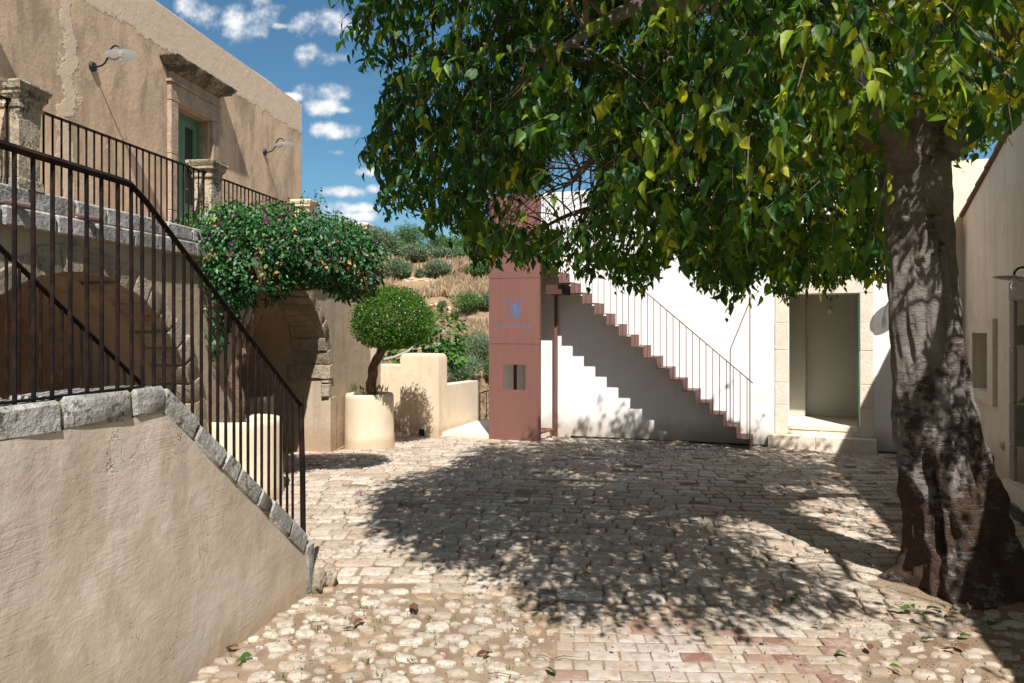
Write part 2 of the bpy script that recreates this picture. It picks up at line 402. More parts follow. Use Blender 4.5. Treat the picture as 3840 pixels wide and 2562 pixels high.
def leafmat(name, cols, trans=.35, rough=.42, sat_t=(1.5,1.6,.5), spec=.4, veins=True):
    """cols: list of (tone position, colour)"""
    m, T = new_mat(name); P = pos(T)
    t = T.node('ShaderNodeAttribute', attribute_name='tone').outputs['Fac']
    rp = T.node('ShaderNodeValToRGB', {0: t}); cr = rp.color_ramp
    while len(cr.elements) < len(cols): cr.elements.new(.5)
    for e, (p, c) in zip(cr.elements, cols): e.position = p; e.color = (*c, 1)
    col = rp.outputs[0]
    n = T.noise(P, 45, 4, .65)
    col = T.mix(T.math('MULTIPLY', T.smooth(n, .4, .7), .3), col, T.mix(1., col, (.55,.6,.5), 'MULTIPLY'))
    b = T.node('ShaderNodeBsdfPrincipled', {'Base Color': col, 'Roughness': rough, 'Specular IOR Level': spec})
    bp = T.node('ShaderNodeBump', {'Height': n, 'Distance': .006, 'Strength': .5}); T.l.new(bp.outputs[0], b.inputs['Normal'])
    tr = T.node('ShaderNodeBsdfTranslucent', {'Color': T.mix(1., col, sat_t, 'MULTIPLY')})
    mx = T.node('ShaderNodeMixShader', {0: trans, 1: b.outputs[0], 2: tr.outputs[0]})
    T.node('ShaderNodeOutputMaterial', {'Surface': mx.outputs[0]}); return m
M['leaf'] = leafmat('hackberry_leaf', [(0,(.011,.042,.013)),(.34,(.030,.092,.016)),(.62,(.10,.185,.018)),(.84,(.30,.36,.026)),(1,(.50,.46,.05))], trans=.48, sat_t=(2.5,2.35,.5), spec=.35)
M['boug'] = leafmat('bougainvillea_leaf', [(0,(.014,.060,.018)),(.7,(.035,.13,.03)),(1,(.11,.22,.045))], trans=.22, rough=.42, spec=.35)
M['deadleaf'] = leafmat('dry_leaf', [(0,(.32,.14,.05)),(1,(.55,.33,.14))], trans=.3, rough=.7)
M['flower'] = leafmat('magenta_bract', [(0,(.28,.02,.22)),(1,(.42,.04,.33))], trans=.35, rough=.6, sat_t=(1.3,1.,1.3))
M['jas'] = leafmat('jasmine_leaf', [(0,(.030,.085,.012)),(.5,(.070,.165,.018)),(1,(.16,.28,.03))], trans=.35, rough=.55, spec=.2)
M['whiteflower'] = leafmat('white_petal', [(0,(.8,.8,.76)),(1,(.85,.85,.8))], trans=.3, sat_t=(1,1,1))
M['fig'] = leafmat('fig_leaf', [(0,(.03,.10,.018)),(1,(.11,.24,.04))], trans=.3, rough=.4)
M['olive'] = leafmat('olive_foliage', [(0,(.08,.125,.055)),(.6,(.15,.205,.105)),(1,(.26,.32,.19))], trans=.15, rough=.7, sat_t=(1.2,1.3,.9))
M['bush'] = leafmat('green_foliage', [(0,(.032,.082,.02)),(.6,(.08,.16,.035)),(1,(.16,.25,.055))], trans=.2, rough=.6)
M['straw'] = leafmat('dry_grass', [(0,(.19,.13,.08)),(.6,(.38,.26,.15)),(1,(.52,.38,.23))], trans=.25, rough=.8, sat_t=(1,1,.9))
M['yellowleaf'] = leafmat('yellow_fallen_leaf', [(0,(.50,.28,.03)),(1,(.62,.42,.06))], trans=.3, rough=.6, sat_t=(1,1,.7))
M['greenleaf'] = leafmat('green_fallen_leaf', [(0,(.03,.08,.015)),(1,(.10,.16,.03))], trans=.25)
M['brownleaf'] = leafmat('brown_fallen_leaf', [(0,(.09,.04,.02)),(1,(.22,.11,.05))], trans=.1, rough=.8)
M['debris'] = leafmat('litter', [(0,(.02,.014,.01)),(.6,(.10,.06,.035)),(1,(.30,.20,.12))], trans=.0, rough=.9)

def mk_bark():
    m, T = new_mat('hackberry_bark'); P = pos(T)
    z = T.node('ShaderNodeSeparateXYZ', {0: P}).outputs
    n1 = T.noise(P, 3.0, 6, .65, .4); n2 = T.noise(T.scalev(P, (1,1,2.8)), 14, 6, .7, .5)
    fine = T.noise(T.scalev(P, (1,1,3.2)), 60, 4, .65)
    # grey smooth bark above, rough brown scale increasing to the foot
    k = T.math('ADD', T.math('MULTIPLY', T.math('SUBTRACT', n1, .5), 2.6), T.smooth(z[2], .1, 1.9, .30, -.45))
    k = T.math('ADD', k, T.math('MULTIPLY', T.math('SUBTRACT', n2, .5), 1.9))
    rough_m = T.smooth(k, -.12, .22)
    grey = T.mix(T.smooth(n1, .35, .65), (.33,.29,.26), (.22,.185,.16))
    brown = T.mix(T.smooth(fine, .35, .7), (.075,.042,.028), (.14,.085,.058))
    col = T.mix(rough_m, grey, brown)
    vor = T.node('ShaderNodeTexVoronoi', {'Vector': T.scalev(P, (1,1,1.7)), 'Scale': 9.0}).outputs['Distance']
    lent = T.math('MULTIPLY', T.smooth(vor, .13, .07), T.smooth(n2, .4, .6)); col = T.mix(lent, col, (.03,.02,.015))
    col = T.mix(T.math('MULTIPLY', T.smooth(fine, .55, .75), .35), col, (.06,.04,.03))
    h = T.math('ADD', T.math('MULTIPLY', rough_m, .8), T.math('MULTIPLY', n2, 1.3)); h = T.math('ADD', h, T.math('MULTIPLY', fine, .45))
    h = T.math('SUBTRACT', h, lent)
    finish(T, col, .85, h, .05, 1., .25); return m
M['bark'] = mk_bark()
M['bark2'] = stone('vine_bark', (.25,.16,.105), (.17,.105,.065), (.05,.03,.02), lich=.0, bump=1.0, bd=.03, scale=2.0)
M['branch'] = stone('branch_bark', (.17,.125,.09), (.12,.085,.06), (.05,.035,.025), lich=.0, bump=.5, scale=2)
M['figbark'] = stone('pale_branch_bark', (.36,.33,.29), (.3,.27,.23), (.15,.13,.1), lich=.0, bump=.5, scale=2)
#SPLIT2
# ================================================================ THE GROUND
class Stones:
    """collects single stones (own verts, faces, tone)"""
    def __init__(s): s.items = []
    def add(s, V, F, tone, key): s.items.append((V, F, tone, key))
    def emit(s, part, rest, mat, parent, limit=300):
        s.items.sort(key=lambda i: i[3])
        for V, F, tone, _ in s.items[:limit]:
            V = np.array(V); c = V.mean(axis=0)
            me = bpy.data.meshes.new(part); me.from_pydata([tuple(p) for p in (V-c)], [], F)
            at = me.attributes.new('tone', 'FLOAT', 'POINT'); at.data.foreach_set('value', np.full(len(V), tone, np.float32))
            smooth_me(me, 50); me.materials.append(mat)
            inst(part, me, parent, Vector(c))
        if len(s.items) > limit:
            mb = MB(); tn = []
            for V, F, tone, _ in s.items[limit:]:
                mb.add(V, F); tn += [tone]*len(V)
            o = obj(rest, mb, mat, parent, smooth=50, kind='stuff')
            at = o.data.attributes.new('tone', 'FLOAT', 'POINT'); at.data.foreach_set('value', np.array(tn, np.float32))

def slab_stone(cx, cy, w, h, ang, top, depth=.05, n=12, ex=3.5, rim=.010, dome=.006, jit=.10, shrink=.86):
    """one paving stone: irregular rounded outline, rounded rim, slightly domed and tilted top"""
    V = []; ca, sa = math.cos(ang), math.sin(ang)
    js = [1+random.uniform(-jit, jit*.5) for _ in range(n)]
    tx, ty = random.uniform(-.03, .03), random.uniform(-.03, .03)
    ph = random.uniform(0, .4)
    for ring, (sc_, dz) in enumerate(((1.0, -depth), (1.0, -rim), (shrink+(1-shrink)*.45, -rim*.25), (shrink-.1, 0.0))):
        for k in range(n):
            a = 2*math.pi*(k+ph)/n
            c, s_ = math.cos(a), math.sin(a)
            r = (abs(c)**ex+abs(s_)**ex)**(-1/ex)*js[k]*sc_
            x, y = r*c*w/2, r*s_*h/2
            zz = top+dz+(tx*x+ty*y if ring else 0)+(random.uniform(-1,1)*dome*.5 if ring == 3 else 0)
            V.append((cx+x*ca-y*sa, cy+x*sa+y*ca, zz))
    V.append((cx, cy, top+dome))
    F = []
    for r_ in range(3):
        for k in range(n):
            k2 = (k+1) % n; F.append((r_*n+k, r_*n+k2, (r_+1)*n+k2, (r_+1)*n+k))
    for k in range(n): F.append((3*n+k, 3*n+(k+1) % n, 4*n))
    return V, F

def rect_stone(cx, cy, w, h, ang, top, depth=.05, rim=.010, dome=.004, cj=.014, ej=.006, cr=.16, inset=.012):
    """one squared paving stone: skewed corners, wavy edges, worn arris, slightly uneven tilted top"""
    cj = min(cj, .12*min(w, h)); cs = [(sx*w/2+random.uniform(-cj, cj), sy*h/2+random.uniform(-cj, cj)) for sx, sy in ((-1,-1),(1,-1),(1,1),(-1,1))]
    out = []
    for i in range(4):
        (x0, y0), (x1, y1) = cs[i], cs[(i+1) % 4]; l = math.hypot(x1-x0, y1-y0); nx, ny = (y1-y0)/l, -(x1-x0)/l
        c = cr*random.uniform(.5, 1.3)*min(w, h)/l
        for f in (c, .36, .66, 1-c):
            e = random.uniform(-ej, ej*.4) if .3 < f < .7 else 0
            out.append((x0+(x1-x0)*f+nx*e, y0+(y1-y0)*f+ny*e))
    n = len(out); ca, sa = math.cos(ang), math.sin(ang); tx, ty = random.uniform(-.016,.016), random.uniform(-.016,.016); V = []
    for ring, (ins, dz) in enumerate(((0, -depth), (0, -rim), (inset*.35, -rim*.3), (inset*1.4, 0))):
        for (x, y) in out:
            d = math.hypot(x, y); k = 1-ins/d; X, Y = x*k, y*k
            zz = top+dz+(tx*X+ty*Y if ring else 0)+(random.uniform(-1,1)*dome*.6 if ring == 3 else 0)
            V.append((cx+X*ca-Y*sa, cy+X*sa+Y*ca, zz))
    V.append((cx, cy, top+random.uniform(0, dome)))
    F = []
    for r_ in range(1, 3):
        for k in range(n): F.append((r_*n+k, r_*n+(k+1) % n, (r_+1)*n+(k+1) % n, (r_+1)*n+k))
    for k in range(n): F.append((k, (k+1) % n, n+(k+1) % n, n+k)); F.append((3*n+k, 3*n+(k+1) % n, 4*n))
    return V, F

def inpoly(x, y, poly):
    c = False; j = len(poly)-1
    for i in range(len(poly)):
        xi, yi = poly[i]; xj, yj = poly[j]
        if (yi > y) != (yj > y) and x < (xj-xi)*(y-yi)/(yj-yi)+xi: c = not c
        j = i
    return c

TRUNK = (3.08, 5.02)
def stairx(y): return -2.458+.2165*y
def terx(y): return -4.08+.1331*y
def backy(x): return 12.514-.4*x
def rightx(y): return 2.396+.37*y
PAV = [(.33, 4.80), (.02, 2.2), (1.30, 2.2), (1.84, 4.66)]
PAVE = lambda x, y: inpoly(x, y, PAV)
def blocked(x, y, r=.0):
    if x < terx(y)+r*.5 and not (8.0 < y < 10.8 and x > terx(y)-1.2) : return True
    if y < 5.22 and x < stairx(y)+r: return True
    if y > backy(x)-.10-r*.5 and x > -.4: return True
    if x > rightx(y)-.12-r*.5: return True
    if math.hypot((x-TRUNK[0]), (y-TRUNK[1])) < .42+r: return True
    if 3.98 < 0: return True
    for cx, cy, cr in ((-2.88, 7.88, .44), (-2.18, 11.35, .40)):
        if math.hypot(x-cx, y-cy) < cr: return True
    return False

ground = None
def build_ground():
    global ground
    # far terrain: one sheet to the horizon, terraced hill across the valley
    xs = np.concatenate([np.linspace(-900, -60, 14), np.linspace(-50, 60, 150), np.linspace(70, 900, 14)])
    ys = np.concatenate([np.linspace(-300, 0, 6), np.linspace(4, 13, 4), np.linspace(13.5, 75, 160), np.linspace(80, 1200, 20)])
    X, Y = np.meshgrid(xs, ys)
    Z = np.vectorize(lambda x, y: hill_z(x, y))(X, Y)
    V = np.stack([X, Y, Z], -1).reshape(-1, 3); nx = len(xs); ny = len(ys)
    I = np.arange(nx*ny).reshape(ny, nx)
    F = np.stack([I[:-1,:-1], I[:-1,1:], I[1:,1:], I[1:,:-1]], -1).reshape(-1, 4)
    me = np_mesh('hillside', V, [F], M['hill'], smooth=True)
    o = bpy.data.objects.new('hillside', me); link(o); props(o, 'terraced dry hillside rising behind the courtyard', 'hill', kind='structure')
    # courtyard soil bed under the stones
    xs = np.arange(-4.0, 7.61, .10); ys = np.arange(-1.0, 13.31, .10)
    X, Y = np.meshgrid(xs, ys)
    def zz(x, y):
        z = gz(x, y)-.017+.010*mnoise.noise(Vector((x*2.3, y*2.3, 0)))+.006*mnoise.noise(Vector((x*9, y*9, 3)))
        if x > 1.9 and y < 4.6: z += .004
        return z
    Z = np.vectorize(zz)(X, Y)
    V = np.stack([X, Y, Z], -1).reshape(-1, 3); nx = len(xs); ny = len(ys)
    I = np.arange(nx*ny).reshape(ny, nx)
    F = np.stack([I[:-1,:-1], I[:-1,1:], I[1:,1:], I[1:,:-1]], -1).reshape(-1, 4)
    # keep the sheet inside the courtyard walls
    cx = X[:-1,:-1].ravel(); cy = Y[:-1,:-1].ravel()
    keep = np.array([(x < rightx(y)+.1 and (y < backy(x)+.1 if x > -.3 else y < 12.65+(-.3-x)*.25)) for x, y in zip(cx, cy)])
    me = np_mesh('courtyard_ground', V, [F[keep]], M['soil'], smooth=True)
    ground = bpy.data.objects.new('courtyard_ground', me); link(ground)
    props(ground, 'sandy courtyard ground paved with worn limestone cobbles', 'ground', kind='structure')

HP = [(-400,-.4),(13,-.4),(15,-1.0),(19,-2.4),(24,-2.2),(28,-1.4),(32,-.35),(35.9,.35),(36.3,.85),(42,2.1),(43.6,2.7),(44.0,3.4),(50,4.4),(51,4.8),(51.3,5.3),(58,6.9),(66,8.6),(80,9.4),(200,9.0),(1300,3.0)]
HPX = np.array([p[0] for p in HP]); HPZ = np.array([p[1] for p in HP])
def hill_z(x, y):
    if y < 13.4: return -.4
    yy = y+2.2*mnoise.noise(Vector((x*.06, 0, 4.)))*sstep((y-22)/10)+x*.05*sstep((y-25)/10)
    z = float(np.interp(yy, HPX, HPZ))
    z += .35*mnoise.noise(Vector((x*.22, y*.22, 0)))*sstep((y-20)/10)+.10*mnoise.noise(Vector((x*1.1, y*1.1, 0)))*sstep((y-16)/10)
    return z
def hill_point(px, py):
    """where the sight line of this photo pixel meets the hillside"""
    Y = 22.
    while Y < 120:
        x = (px-1920)/FP*Y; z = H+(1215-py)/FP*Y
        if z <= hill_z(x, Y): return Vector((x, Y, hill_z(x, Y)))
        Y += .15
    return Vector(((px-1920)/FP*60, 60, hill_z(0, 60)))

build_ground()

def build_paving():
    # squared cobbles in rows across the courtyard
    S = Stones(); rd = (.993, -.118); cd = (.118, .993)
    b = 2.6
    while b < 13.6:
        f = .0
        h = random.uniform(.135, .205) if b > 5.2 else random.uniform(.14, .20)
        a = -5.2+random.uniform(0, .2)
        while a < 7.2:
            ww = random.choice((random.uniform(.11, .19), random.uniform(.15, .27), random.uniform(.2, .32)))*(1.0 if b < 9 else .92)
            am = a+ww/2; warp = .10*math.sin(am*.9+b*.35)+.03*math.sin(am*3.1+b)
            cx = am*rd[0]+(b+h/2+warp)*cd[0]; cy = am*rd[1]+(b+h/2+warp)*cd[1]
            a += ww
            if blocked(cx, cy, .06) or inpoly(cx, cy, [(.36,4.84),(-.15,1.5),(1.2,1.5),(1.9,4.70)]): continue
            if cy > 13.2 or (x_left_low(cx, cy)): continue
            # foreground is the rounded stone area
            lim = 5.05+.10*math.sin(cx*5)-.05*cx
            if cx < .45 and cy < lim: continue
            if .3 < cx < 1.9 and cy < 4.80-.03*(cx-.3): continue
            if cx >= 1.9 and cy < 4.30+.25*math.sin(cx*3): continue
            if math.hypot(cx-TRUNK[0], cy-TRUNK[1]) < .50: continue
            top = gz(cx, cy)+random.uniform(-.003, .003)
            if random.random() < .035: continue
            jh = random.uniform(.93, 1.02)
            far = cy > 8.3
            V, F = rect_stone(cx, cy, ww-.006, (h-.006)*jh, random.uniform(-.04, .04)-.118+.09*math.cos(am*.9+b*.35)*.9, top, rim=.010, cr=random.uniform(.10,.22))
            S.add(V, F, random.random(), cy+abs(cx-1.5)*.2)
        b += h
    S.emit('cobble', 'cobble_field', M['cobble'], ground)
    # rounded river stones: dart throwing
    S = Stones(); placed = []
    regs = [([(-1.60,3.9),(-1.95,2.3),(.02,2.2),(.33,4.80),(.38,5.0),(-1.30,5.12)], 640, (.03,.165), .55),
            ([(1.34,2.2),(4.2,2.2),(4.9,4.2),(3.7,4.9),(2.6,4.6),(1.86,4.66)], 520, (.05,.15), .55),
            ([(3.4,5.0),(4.4,4.6),(5.0,6.2),(4.6,6.6),(3.6,5.9)], 160, (.06,.16), .6)]
    for poly, tries, (r0, r1), prom in regs:
        x0, x1 = min(p[0] for p in poly), max(p[0] for p in poly); y0, y1 = min(p[1] for p in poly), max(p[1] for p in poly)
        for phase in range(3):
            for _ in range(tries*2):
                x, y = random.uniform(x0, x1), random.uniform(y0, y1)
                if not inpoly(x, y, poly) or blocked(x, y, .03): continue
                wv = (random.uniform(.7, 1.)*r1, random.uniform(.4, .75)*r1, random.uniform(.9, 1.7)*r0)[phase]
                hv = wv*random.uniform(.5, .8); ang = random.gauss(0, .35)-.05
                rr = (wv+hv)/4
                if not inpoly(x+wv*.42, y, poly): continue
                if any(math.hypot((x-a)/(wv/2+b_), (y-c)/(hv/2+d_)) < 1.0 for a, c, b_, d_ in placed): continue
                placed.append((x, y, wv/2, hv/2))
                hgt = random.uniform(.012, .028)*prom*(wv/.12)**.5
                V, F = slab_stone(x, y, wv, hv, ang, gz(x, y)+hgt-.010, n=14, ex=random.uniform(1.8, 2.9), rim=.011, dome=.004, jit=.20, shrink=.86)
                S.add(V, F, random.random(), y)
    S.emit('rounded_stone', 'rounded_stone_field', M['round'], ground)
    # running-bond pavers, bedded in sand
    js = MB(); js.add([(.30,4.80,-.0035),(.0,2.2,-.0035),(1.30,2.2,-.0035),(1.86,4.67,-.0035),(.30,4.80,-.03),(.0,2.2,-.03),(1.30,2.2,-.03),(1.86,4.67,-.03)], [(0,1,2,3),(0,4,5,1),(1,5,6,2),(2,6,7,3),(3,7,4,0)])
    obj('joint_sand', js, M['soil'], ground)
    S = Stones(); S2 = Stones(); row = 0; y = 4.74
    ax = math.atan2(-.035, 1)
    while y > 2.25:
        hh = .113; f = (4.8-y)/2.6; xl = .33-.31*f; xr = 1.84-.54*f
        x = xl+( -.075 if row % 2 else 0)
        while x < xr+.03:
            ww = random.uniform(.158, .176)
            x0_, x1_ = max(x, xl-.01), x+ww
            if x1_-x0_ > .05:
                cx = (x0_+x1_)/2; cy = y-hh/2-.04*(cx-1)+.0
                red = random.random() < (.06+.75*sstep((cx-.7)/1.1)*sstep((4.75-cy)/1.2))
                top = .0+random.uniform(-.002, .003)
                V, F = rect_stone(cx, cy, x1_-x0_-.007, hh-.007, ax, top, rim=.004, dome=.001, cj=.002, ej=.0015, cr=.05, inset=.005)
                (S2 if red else S).add(V, F, random.random(), -y)
            x += ww
        y -= hh; row += 1
    S.emit('paver', 'paver_field', M['paver'], ground); S2.emit('brick_paver', 'brick_paver_field', M['redpaver'], ground)
def x_left_low(x, y):
    # behind the low garden wall and on the path there are no cobbles
    if x < -.35 and y > 12.15+(-.35-x)*.24: return True
    return False
build_paving()

# loose litter: berries, bits of leaf and twig (uncountable)
def litter():
    V = []; F = []; tn = []
    def bit(x, y, z, s, t, kind):
        b = len(V)
        if kind == 0:
            V.extend([(x-s,y,z),(x,y-s,z),(x+s,y,z),(x,y+s,z),(x,y,z+s),(x,y,z-s*.3)])
            F.extend([(b,b+1,b+4),(b+1,b+2,b+4),(b+2,b+3,b+4),(b+3,b,b+4)])
        else:
            a = random.uniform(0, 6.28); l = s*random.uniform(2, 5.5); wd = s*.5; ca, sa = math.cos(a), math.sin(a)
            V.extend([(x,y,z),(x+ca*l-sa*wd,y+sa*l+ca*wd,z+.004),(x+ca*l+sa*wd,y+sa*l-ca*wd,z+.009),(x+sa*wd,y-ca*wd,z+.004)])
            F.extend([(b,b+1,b+2),(b,b+2,b+3)])
        tn.extend([t]*(len(V)-b))
    n = 0
    while n < 5200:
        x, y = random.uniform(-2.5, 5.2), random.uniform(2.6, 11.8)
        if blocked(x, y, .02): continue
        d = mnoise.noise(Vector((x*1.3, y*1.3, 7)))+.75*math.exp(-((x-2.6)**2+(y-4.0)**2)/1.6)
        if random.random() > .32+d*.9: continue
        z = gz(x, y)+.004+(.035*math.exp(-(math.hypot(x-TRUNK[0], y-TRUNK[1])/.75)**2))
        k = 0 if random.random() < .72 else 1
        bit(x, y, z, random.uniform(.0025, .0065), random.random()**1.3, k); n += 1
    mb = MB(); mb.v = V; mb.f = F
    o = obj('ground_litter', mb, M['debris'], kind='stuff', label='dark berries, twigs and leaf crumbs strewn over the courtyard', cat='litter')
    at = o.data.attributes.new('tone', 'FLOAT', 'POINT'); at.data.foreach_set('value', np.array(tn, np.float32))
litter()

# ================================================================ HELPERS FOR MASONRY
def block(F, t0, t1, o0, o1, z0, z1, j=.006, ch=.010, n=5):
    """a rough squared stone block with worn edges"""
    mb = MB(); vs = []
    c = Vector(((t0+t1)/2, (o0+o1)/2, (z0+z1)/2)); hx, hy, hz = (t1-t0)/2, (o1-o0)/2, (z1-z0)/2
    ch = min(ch, hx*.5, abs(hy)*.5, hz*.5)
    idx = {}
    for sx in (-1,1):
        for sy in (-1,1):
            for sz in (-1,1):
                for ax in range(3):
                    p = [sx*(hx-ch), sy*(hy-ch), sz*(hz-ch)]
                    p[ax] = (sx*hx, sy*hy, sz*hz)[ax]
                    p = [p[i]+random.uniform(-j, j)*(.5 if i != 1 else .5) for i in range(3)]
                    idx[(sx,sy,sz,ax)] = len(vs); vs.append(F(c[0]+p[0], c[1]+p[1], c[2]+p[2]))
    g = lambda *k: idx[k]
    fs = []
    for ax in range(3):
        for s_ in (-1,1):
            o = [i for i in range(3) if i != ax]
            loop = []
            for (a, b) in ((-1,-1),(1,-1),(1,1),(-1,1)):
                k = [0,0,0]; k[ax] = s_; k[o[0]] = a; k[o[1]] = b; loop.append(g(k[0],k[1],k[2],ax))
            fs.append(tuple(loop))
    for sx in (-1,1):
        for sy in (-1,1):
            for sz in (-1,1): fs.append((g(sx,sy,sz,0), g(sx,sy,sz,1), g(sx,sy,sz,2)))
    for ax in range(3):
        o = [i for i in range(3) if i != ax]
        for a in (-1,1):
            for b in (-1,1):
                k0 = [0,0,0]; k1 = [0,0,0]; k0[ax] = -1; k1[ax] = 1
                k0[o[0]] = k1[o[0]] = a; k0[o[1]] = k1[o[1]] = b
                fs.append((g(*k0,o[0]), g(*k1,o[0]), g(*k1,o[1]), g(*k0,o[1])))
    mb.add(vs, fs); return mb
def fixn(o):
    import bmesh
    bm = bmesh.new(); bm.from_mesh(o.data); bmesh.ops.recalc_face_normals(bm, faces=bm.faces); bm.to_mesh(o.data); bm.free(); return o

def arch_wall(F, t0, t1, off, z0, ztop, openings, depth, mbw, n=14):
    """front skin of a wall with round-arched openings, plus soffits, as columns of quads"""
    ts = set(np.linspace(t0, t1, int((t1-t0)*5)+2).tolist())
    for (c, r, zs) in openings:
        for k in range(n*2+1): ts.add(c-r*math.cos(math.pi*k/(2*n)))
    ts = sorted(t for t in ts if t0-1e-6 <= t <= t1+1e-6)
    def bot(t, side):
        for (c, r, zs) in openings:
            if abs(t-c) < r-1e-6: return zs+math.sqrt(max(0, r*r-(t-c)**2))
            if abs(abs(t-c)-r) < 1e-6 and ((t < c) == (side > 0)): return zs
        return z0
    for a, b in zip(ts[:-1], ts[1:]):
        if b-a < 1e-6: continue
        ba, bb = bot(a, 1), bot(b, -1)
        zs_ = [0, .5, 1]
        for i in range(2):
            p = [F(a, off, ba+(ztop-ba)*zs_[i]), F(b, off, bb+(ztop-bb)*zs_[i]), F(b, off, bb+(ztop-bb)*zs_[i+1]), F(a, off, ba+(ztop-ba)*zs_[i+1])]
            mbw.add(p, [(0,1,2,3)])
        if ba > z0+.01 or bb > z0+.01:
            mbw.add([F(a, off, ba), F(b, off, bb), F(b, off-depth, bb), F(a, off-depth, ba)], [(3,2,1,0)])
    for (c, r, zs) in openings:
        for s_ in (-1, 1):
            t = c+s_*r; mbw.add([F(t, off, z0), F(t, off, zs), F(t, off-depth, zs), F(t, off-depth, z0)], [(0,1,2,3)])

# ================================================================ TERRACE WITH ARCHES (left)
TZ = 2.735
ARC1 = (5.72, 1.60, .62); ARC2 = (9.39, 1.34, 1.00)
def build_terrace():
    th = thing('arched_terrace', (-3.3, 8, 0), 'old tan rendered terrace with two wide arches and grey stone ledge', 'terrace')
    mb = MB(); D = 1.40
    arch_wall(TER, 1.0, 12.92, 0.0, -.4, 2.47, [(1.9, 1.6, .62), ARC1, ARC2], D, mb)
    # end return, terrace floor, back wall below
    mb.add([TER(12.92, 0, -.4), TER(12.92, -1.5, -.4), TER(12.92, -1.5, 2.47), TER(12.92, 0, 2.47)], [(0,1,2,3)])
    obj('wall', mb, M['terrace'], th)
    mb = MB(); mb.fbox(TER, 1.0, 12.91, -1.50, -.03, 2.45, 2.69); obj('terrace_floor', mb, M['terrace'], th)
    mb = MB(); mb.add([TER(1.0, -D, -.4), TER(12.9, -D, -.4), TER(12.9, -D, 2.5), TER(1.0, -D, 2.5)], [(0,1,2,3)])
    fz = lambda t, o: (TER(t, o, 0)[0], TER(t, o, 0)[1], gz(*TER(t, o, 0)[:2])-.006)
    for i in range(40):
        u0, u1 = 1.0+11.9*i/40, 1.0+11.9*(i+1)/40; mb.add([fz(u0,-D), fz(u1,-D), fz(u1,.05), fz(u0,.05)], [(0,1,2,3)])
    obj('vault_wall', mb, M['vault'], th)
    # stone ledge: two courses
    mo = MB(); mo.fbox(TER, 1.0, 12.90, -.02, .022, 2.46, 2.72); obj('mortar_joint', mo, M['mortar'], th)
    for (z0, z1, o1, off) in ((2.455, 2.592, .062, 0.), (2.600, TZ, .034, .2)):
        t = 2.4+off
        while t < 12.9:
            l = random.uniform(.34, .62); t1 = min(t+l, 12.92)
            fixn(obj('ledge_stone', block(TER, t+.005, t1-.005, -.12, o1+random.uniform(-.006,.008), z0+random.uniform(-.003,.003), z1+random.uniform(-.004,.004), j=.009, ch=.014), M['ledge'], th, smooth=28))
            t = t1
    # voussoirs
    for (c, r, zs), dep, rt, a0, a1 in ((ARC1, .34, .165, 0, 180), (ARC2, .50, .12, 0, 180)):
        n = 24 if r > 1.5 else 20
        mr = MB(); prev = None
        for k in range(41):
            a = math.pi*k/40; cur = [TER(c-rr*math.cos(a), o, zs+rr*math.sin(a)) for rr, o in ((r-.016,-dep-.01),(r-.016,.004),(r+rt-.03,.004))]
            if prev: mr.add(prev+cur, [(0,3,4,1),(1,4,5,2)])
            prev = cur
        obj('arch_mortar', mr, M['arch'], th)
        for k in range(n):
            p0, p1 = R(a0+(a1-a0)*k/n)+.0035, R(a0+(a1-a0)*(k+1)/n)-.0035
            ri, ro = r-.030+random.uniform(-.012,.010), r+rt+random.uniform(-.04,.03)
            of = random.uniform(.008, .026)
            def AF(a, o, rr, c=c, zs=zs): return TER(c-rr*math.cos(a), o, zs+rr*math.sin(a))
            fixn(obj('arch_stone', block(lambda a, o, z: AF(a, o, z), p0, p1, -dep+random.uniform(-.015,.015), of, ri, ro, j=.010, ch=.010), M['arch'], th, smooth=32))
    # quoins of the jambs under the springing
    for (t0, t1, z0, z1, d0) in ((10.68, 10.80, .735, .99, -.10), (10.685, 10.82, .99, 1.10, -.12), (7.28, 7.44, 0, .62, -.34), (8.00, 8.08, .0, 1.0, -.3)):
        z = z0
        while z < z1-.02:
            h = min(random.uniform(.16, .26), z1-z)
            fixn(obj('quoin', block(TER, t0, t1, d0, .018, z+.004, z+h-.004, j=.012, ch=.014), M['arch'], th, smooth=32)); z += h
    # larger block in the inner jamb and pier plaster, slightly proud
    fixn(obj('quoin', block(TER, 10.69, 10.80, -.62, -.34, .98, 1.20, j=.01, ch=.016), M['arch'], th, smooth=32))
    mb = MB(); mb.fbox(TER, 10.725, 10.95, -.10, .030, -.2, .73); obj('pier', mb, M['terrace'], th)
    # half pilaster beside the planter
    mb = MB(); mb.fbox(TER, 12.60, 12.95, -.2, .10, -.2, 2.45); obj('buttress', mb, M['terrace'], th)
    return th
build_terrace()

def spout(t, z, label):
    p0 = Vector(TER(t, -.02, z)); d = Vector((.80, .56, -.12)).normalized()
    mb = MB(); n = 9; vs = []; L = .21; r = .036
    sd = Vector((d.y, -d.x, 0)).normalized(); up = Vector((0,0,1))
    for i, f in enumerate((0, 1)):
        for rr in (r, r-.010):
            for k in range(n):
                a = math.pi*k/(n-1)*1.15-math.pi*1.075
                vs.append(p0+d*(L*f)+sd*math.cos(a)*rr+up*(math.sin(a)*rr+r))
    fs = []
    for k in range(n-1):
        fs += [(k, k+1, 2*n+k+1, 2*n+k), (n+k, 3*n+k, 3*n+k+1, n+k+1), (2*n+k, 2*n+k+1, 3*n+k+1, 3*n+k)]
    mb.add(vs, fs); o = obj('waterspout', mb, M['spout'], None, origin=p0); props(o, label, 'spout', 'clay spouts in the terrace ledge')
spout(4.93, 2.60, 'clay waterspout in the ledge below the nearest pillar')
spout(5.62, 2.605, 'clay waterspout in the ledge above the big arch')
spout(7.72, 2.60, 'clay waterspout in the ledge beside the bougainvillea')

